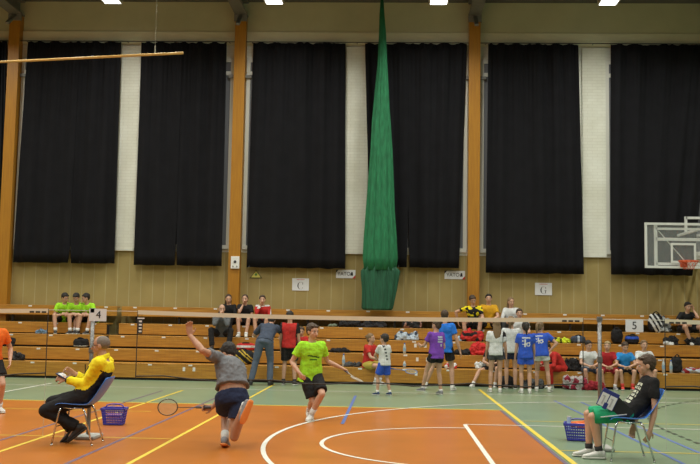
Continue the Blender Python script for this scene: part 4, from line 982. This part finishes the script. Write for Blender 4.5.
person('boy in black t-shirt and shorts with hand on his cheek, far right of the bleachers', 1.60, seatB(683.5), 190, seated(.31, .50, .42, spread=.2, hands='cheek', rf=(.02, .42, .088), lf=(-.36, .40, .088), head=(0, -10, 0)), top=TEE(c_black), bottom=SHO(c_black, len=.75), hair=('black', 'short'), shoe='white', sock=(WS, .05))

# ---------------------------------------------------------------- bags, clothes, bottles, baskets
def bag(px, py, Y, size, label, m, stripes=None, heading=0, nm='sports_bag', cat='bag', z=None, seed=0, strap=True, tilt=0):
    "soft rounded bag standing at pixel px on a surface of height z"
    w_, d_, h_ = size
    x = Xp(px, py, Y)
    b = MB(); b.ell((0, 0, h_/2), (w_/2, d_/2, h_/2), None, 26, 16, sq=.62)
    me = remesh(b, nm, max(.012, min(size)/14), 2, nz=min(size)*.07, nsc=4.2/max(size), seed=seed+px)
    zmin = min(v.co.z for v in me.vertices)
    for v in me.vertices: v.co.z = max(v.co.z-zmin, .002)
    t = empty(nm, (x, Y, z+.002), R(heading), label, cat)
    o = link('body', me, [m]+[s_[2] for s_ in (stripes or [])], t, smooth=True)
    for p in me.polygons:
        c_ = p.center
        for i, (ax_, rng, mm) in enumerate(stripes or []):
            v = (c_.x/w_ if ax_ == 'x' else c_.z/h_ if ax_ == 'z' else c_.x/w_+(c_.z/h_-.5)*.8)
            if any(a <= v <= b_ for a, b_ in rng): p.material_index = i+1
    if strap:
        s_ = MB(); s_.path([(-w_*.25, -d_*.2, h_*.86), (-w_*.15, -d_*.3, h_*1.06), (0, -d_*.32, h_*1.12), (w_*.15, -d_*.3, h_*1.06), (w_*.25, -d_*.2, h_*.86)], .014, n=8); s_.build('strap', c_black, t, smooth=True)
    return t
def heap(px, py, Y, size, label, m, z, nm='jacket', cat='clothing', seed=0, m2=None):
    w_, d_, h_ = size; rnd = random.Random(seed+int(px)); x = Xp(px, py, Y)
    b = MB()
    for i in range(7):
        u = -0.36+.72*i/6+rnd.uniform(-.05, .05)
        b.ell((u*w_, rnd.uniform(-.15, .15)*d_, h_*rnd.uniform(.25, .45)), (w_*rnd.uniform(.14, .24), d_*rnd.uniform(.25, .4), h_*rnd.uniform(.35, .58)), None, 14, 10)
    b.tube((-w_*.3, -d_*.2, h_*.2), (w_*.42, -d_*.3, h_*.12), h_*.17, h_*.1, round_ends=True)
    me = remesh(b, nm, .014, 1, nz=.045, nsc=10, seed=seed)
    for v in me.vertices: v.co.z = max(v.co.z, .003)
    o = link(nm, me, [m]+([m2] if m2 else []), smooth=True, loc=(x, Y, z+.001)); tag(o, label, cat)
    if m2:
        for p in me.polygons:
            if noise.noise(p.center*8+Vector((seed, 0, 0))) > .12: p.material_index = 1
    return o
YBb, YCc, YDd, YEe = 24.33, 23.80, 23.28, 22.76
bag(81, 345, YDd, (.36, .24, .22), 'dark bag with pale trim behind the yellow jacket umpire', c_black, [('z', [(.12, .26)], c_pale)], z=ZD, seed=1)
heap(8, 350, YDd, (.30, .25, .26), 'black jacket on the bench behind the orange player', c_black, ZD, seed=2)
heap(17, 360, YEe, (.34, .25, .22), 'black and grey jacket on the lower bench near the orange player', c_black, ZE, seed=3, m2=c_dgrey)
heap(42, 330, YCc, (.28, .2, .13), 'blue-grey cloth lying left of the lime shirt children', cloth('blue_grey', (.12, .20, .30)), ZCc, nm='towel', seed=4)
yst = cloth('stripe_yellow', (.55, .38, .05))
bag(243, 362, YEe, (.50, .28, .34), 'black sports bag with yellow stripes between the bald person and the jeans', c_black, [('d', [(-.38, -.30), (-.2, -.12), (.16, .24), (.34, .42)], yst)], z=ZE, seed=5)
bag(246, 350, YDd, (.46, .22, .18), 'red and white bag on top behind the yellow striped bag', c_red, [('z', [(.45, .7)], c_white)], z=ZD, seed=6)
heap(349, 327, YBb, (.52, .3, .20), 'black jacket heap on the bench above the lime player', c_black, ZB, seed=7)
heap(373, 327, YBb, (.62, .3, .17), 'long black bag lying left of the folded jackets, under the green net', cloth('charcoal', (.03, .03, .036)), ZB, nm='soft_bag', cat='bag', seed=8)
heap(333, 327, YBb, (.22, .2, .08), 'small grey-green towel on the bench right of the C sign', cloth('grey_green', (.16, .20, .15)), ZB, nm='towel', seed=9)
heap(412, 328, YBb, (.42, .3, .24), 'dark jacket heap with pale lining above the purple shirt girl', c_black, ZB, seed=10, m2=cloth('dusty_pink', (.35, .2, .17)))
heap(407, 340, YCc, (.52, .3, .24), 'white and dark blue clothes heaped left of the girl in purple', c_pale, ZCc, seed=11, m2=c_slate)
heap(339, 353, YDd, (.44, .25, .12), 'black clothes beside the lime player on the bench', c_black, ZD, seed=12)
heap(353, 366, YEe, (.40, .25, .12), 'dark grey clothes on the lowest bench left of the red girl', c_dgrey, ZE, seed=13)
heap(472, 352, YCc, (.46, .35, .36), 'red jacket hung over the bench below the yellow jersey', c_red, ZCc-.0, seed=14, m2=c_black)
heap(480, 356, YDd, (.42, .35, .34), 'bright red jacket lying lower, left of the ponytail girl', cloth('red2', (.52, .03, .03)), ZD, seed=15)
heap(451, 366, YEe, (.26, .2, .16), 'small red cloth on the lowest bench right of the boy in blue', c_red, ZE, nm='towel', seed=16, m2=c_white)
heap(481, 371, YEe, (.26, .2, .20), 'white plastic bag on the lowest bench behind the ponytail girl', c_white, ZE, nm='carrier_bag', cat='bag', seed=17)
heap(562, 341, YCc, (.40, .25, .15), 'yellow-green jacket on the bench right of the blue shirts', cloth('acid', (.50, .60, .03)), ZCc, seed=18, m2=c_black)
bag(578, 344, YCc, (.36, .25, .18), 'dark blue bag beside the yellow-green jacket', c_slate, [('x', [(-.1, .05)], c_pale)], z=ZCc, seed=19)
bag(617, 344, YCc, (.26, .24, .36), 'black backpack standing behind the fair-haired child', c_black, nm='backpack', z=ZCc, seed=20)
bag(632, 344, YCc, (.32, .26, .22), 'black bag with blue top behind the sky blue shirt child', c_black, [('z', [(.55, .85)], c_blue)], z=ZCc, seed=21)
bag(655.5, 332, YBb, (.34, .24, .46), 'black and white diagonally striped bag right of the number 5 card', c_black, [('d', [(-.42, -.24), (-.1, .08), (.26, .4)], c_white)], z=ZB, seed=22, nm='backpack')
heap(664, 331, YBb, (.30, .24, .48), 'grey jacket draped beside the striped bag', cloth('light_grey', (.30, .32, .32)), ZB, seed=23, m2=c_dgrey)
heap(671, 345, YCc+.08, (.34, .24, .24), 'black clothes left of the feet of the boy in black', c_black, ZCc, seed=24)
heap(695, 345, YCc+.12, (.42, .24, .22), 'black clothes right of the feet of the boy in black', c_black, ZCc, seed=36)
heap(668, 344, YCc-.14, (.22, .14, .1), 'white cloth lying left of the boy in black', c_white, ZCc, seed=25, nm='towel')
bag(676.5, 371, YEe, (.24, .22, .38), 'black backpack with grey strap on the lowest bench at right', c_black, nm='backpack', z=ZE, seed=26)
heap(695, 371, YEe, (.62, .3, .16), 'flat dark red bag with pale stripe at the right edge', c_darkred, ZE, nm='soft_bag', cat='bag', seed=27, m2=c_pale)
heap(576, 388, 22.2, (.50, .34, .36), 'white and pink bag on the floor below the bent red tracksuit', cloth('off_white', (.36, .33, .33)), 0, nm='soft_bag', cat='bag', seed=28, m2=cloth('wine', (.22, .02, .04)))
heap(573, 370, YEe, (.34, .28, .34), 'black jacket on the lowest bench above the white and pink bag', c_black, ZE, seed=31)
heap(532, 388, 22.25, (.50, .30, .26), 'black clothes on the floor behind the girls in royal blue', c_black, 0, seed=32, m2=c_dgrey)
heap(546, 371, YEe, (.36, .28, .24), 'dark grey jacket on the lowest bench between the blue shirts and the red tracksuit', c_dgrey, ZE, seed=33)
heap(461, 345, YCc-.0, (.26, .28, .14), 'dark bag on the bench right of the boy in bright blue', c_black, ZCc, nm='soft_bag', cat='bag', seed=34, m2=c_pale)
heap(463, 358, YDd, (.36, .28, .16), 'black clothes below the dark bag beside the red jackets', c_black, ZD, seed=35)
heap(594, 388, 22.15, (.44, .3, .22), 'dark red jacket on the floor beside the racket bag', c_darkred, 0, seed=29)
bag(507, 388, 22.25, (.36, .28, .26), 'black bag on the floor behind the standing girls', c_black, z=0, seed=30)
def bottle(px, py, Y, z, h, label, m, capm):
    x = Xp(px, py, Y); t = empty('water_bottle', (x, Y, z+.001), 0, label, 'bottle')
    prof = [(0, .032), (.01, .036), (.6, .036), (.72, .030), (.82, .018), (.9, .014)]
    b = MB(); n = 14; b.rings([[(r*math.cos(6.283*i/n), r*math.sin(6.283*i/n), q*h) for i in range(n)] for q, r in prof]); b.build('body', m, t, smooth=True)
    b = MB(); b.tube((0,0,.89*h), (0,0,h), .018, n=12); b.build('cap', capm, t)
    b = MB(); b.tube((0,0,.3*h), (0,0,.55*h), .0368, n=14); b.build('wrapper', mat('bottle_label', (.25, .4, .55), .6), t)
clr = mat('clear_bottle', (.45, .5, .52), .15); capb = mat('blue_cap', (.05, .15, .5), .5); capw = mat('white_cap', (.6, .6, .6), .5)
bottle(404.5, 353, YDd-.1, ZD, .26, 'clear water bottle on the bench left of the purple shirt', clr, capb)
bottle(343.5, 365, YEe, ZE, .30, 'clear bottle beside the black clothes near the lime player', clr, capb)
bottle(663.5, 371, YEe-.1, ZE, .32, 'pale water bottle left of the other one behind the boy umpire\'s head', clr, capw)
bottle(671, 371, YEe-.12, ZE, .30, 'pale water bottle next to the black backpack at right', clr, capb)
bottle(404.5, 367, YEe, ZE, .16, 'small clear bottle on the lowest bench right of the blue racket', clr, capw)
def basket(px, py, Yb, label, hd, sx_=.34, sy_=.24, h=.22):
    x = Xp(px, py, Yb); t = empty('shopping_basket', (x, Yb, .007), R(hd), label, 'basket')
    b = MB(); b.box((-sx_*.39, -sy_*.39, 0), (sx_*.39, sy_*.39, .008)); b.build('base', basket_m, t)
    def q(u, z): f = .8+.2*z/h; return u[0]*sx_/2*f, u[1]*sy_/2*f, z
    def ring(z, r, hh):
        b = MB()
        cs = [(-1,-1),(1,-1),(1,1),(-1,1)]
        for i in range(4):
            a = Vector(q(cs[i], z)); c_ = Vector(q(cs[(i+1)%4], z)); d = (c_-a).normalized(); n_ = Vector((d.y, -d.x, 0))
            b.obox((a+c_)/2, (d, n_, Vector((0,0,1))), ((c_-a).length/2+r, r, hh))
        return b
    ring(h, .011, .016).build('rim', basket_m, t, bevel=.003)
    b = MB()
    for z in (.02, .055, .09, .125, .16): 
        b2 = ring(z, .003, .006); b.v, b.f, b.m = b.v, b.f, b.m; b.add(b2.v, b2.f)
    cs = [(-1,-1),(1,-1),(1,1),(-1,1)]
    for i in range(4):
        for k_ in range(12):
            u = Vector(cs[i]).lerp(Vector(cs[(i+1)%4]), k_/12); a = Vector(q(u, .0)); c_ = Vector(q(u, h)); b.tube(a, c_, .0042, n=5)
    b.build('lattice_wall', basket_m, t)
    b = MB(); b.path([(-sx_*.42, .0, h), (-sx_*.34, .015, h+.045), (-sx_*.15, .02, h+.06), (sx_*.15, .02, h+.06), (sx_*.34, .015, h+.045), (sx_*.42, 0, h)], .009, n=8); b.build('handle', basket_m, t, smooth=True)
    return t
bl = ground(115, 425.5); bk1 = basket(114, 425, bl.y+.08, 'violet blue plastic basket on the orange floor behind the left chair', 4, .31, .23, .21)
br_ = ground(581, 441); bk2 = basket(580, 440, br_.y+.05, 'violet blue plastic basket holding orange items beside the boy umpire', -12, .38, .27, .20)
def item(bk, off, size, ax, label, m, nm, cat):
    p = bk.location+Vector(off); t = empty(nm, p, 0, label, cat); d = unit(ax)
    b = MB(); b.tube(-d*size[1]/2, d*size[1]/2, size[0], n=16); b.build('tube', m, t, smooth=False)
    b = MB(); b.tube(d*size[1]/2, d*(size[1]/2+.015), size[0]*1.06, n=16); b.build('lid', capw, t)
item(bk2, (-.02, .03, .20), (.036, .22), (1, .1, .1), 'orange shuttlecock tube on top of the right basket', mat('orange_card', (.75, .16, .02), .6), 'shuttlecock_tube', 'shuttlecock tube')
item(bk2, (.05, -.05, .18), (.036, .2), (1, -.15, .0), 'second orange tube lower in the front of the right basket', mat('orange_card', (.75, .16, .02), .6), 'shuttlecock_tube', 'shuttlecock tube')
item(bk2, (-.14, .0, .20), (.028, .16), (.1, .2, 1), 'pale blue bottle standing in the left end of the right basket', mat('pale_blue_plastic', (.3, .4, .6), .3), 'drink_bottle', 'bottle')
item(bk1, (.0, .0, .12), (.03, .18), (1, .1, 0), 'purple and white tube inside the left basket', mat('pink_card', (.45, .2, .45), .6), 'shuttlecock_tube', 'shuttlecock tube')

bpy.data.scenes.remove(WS_)
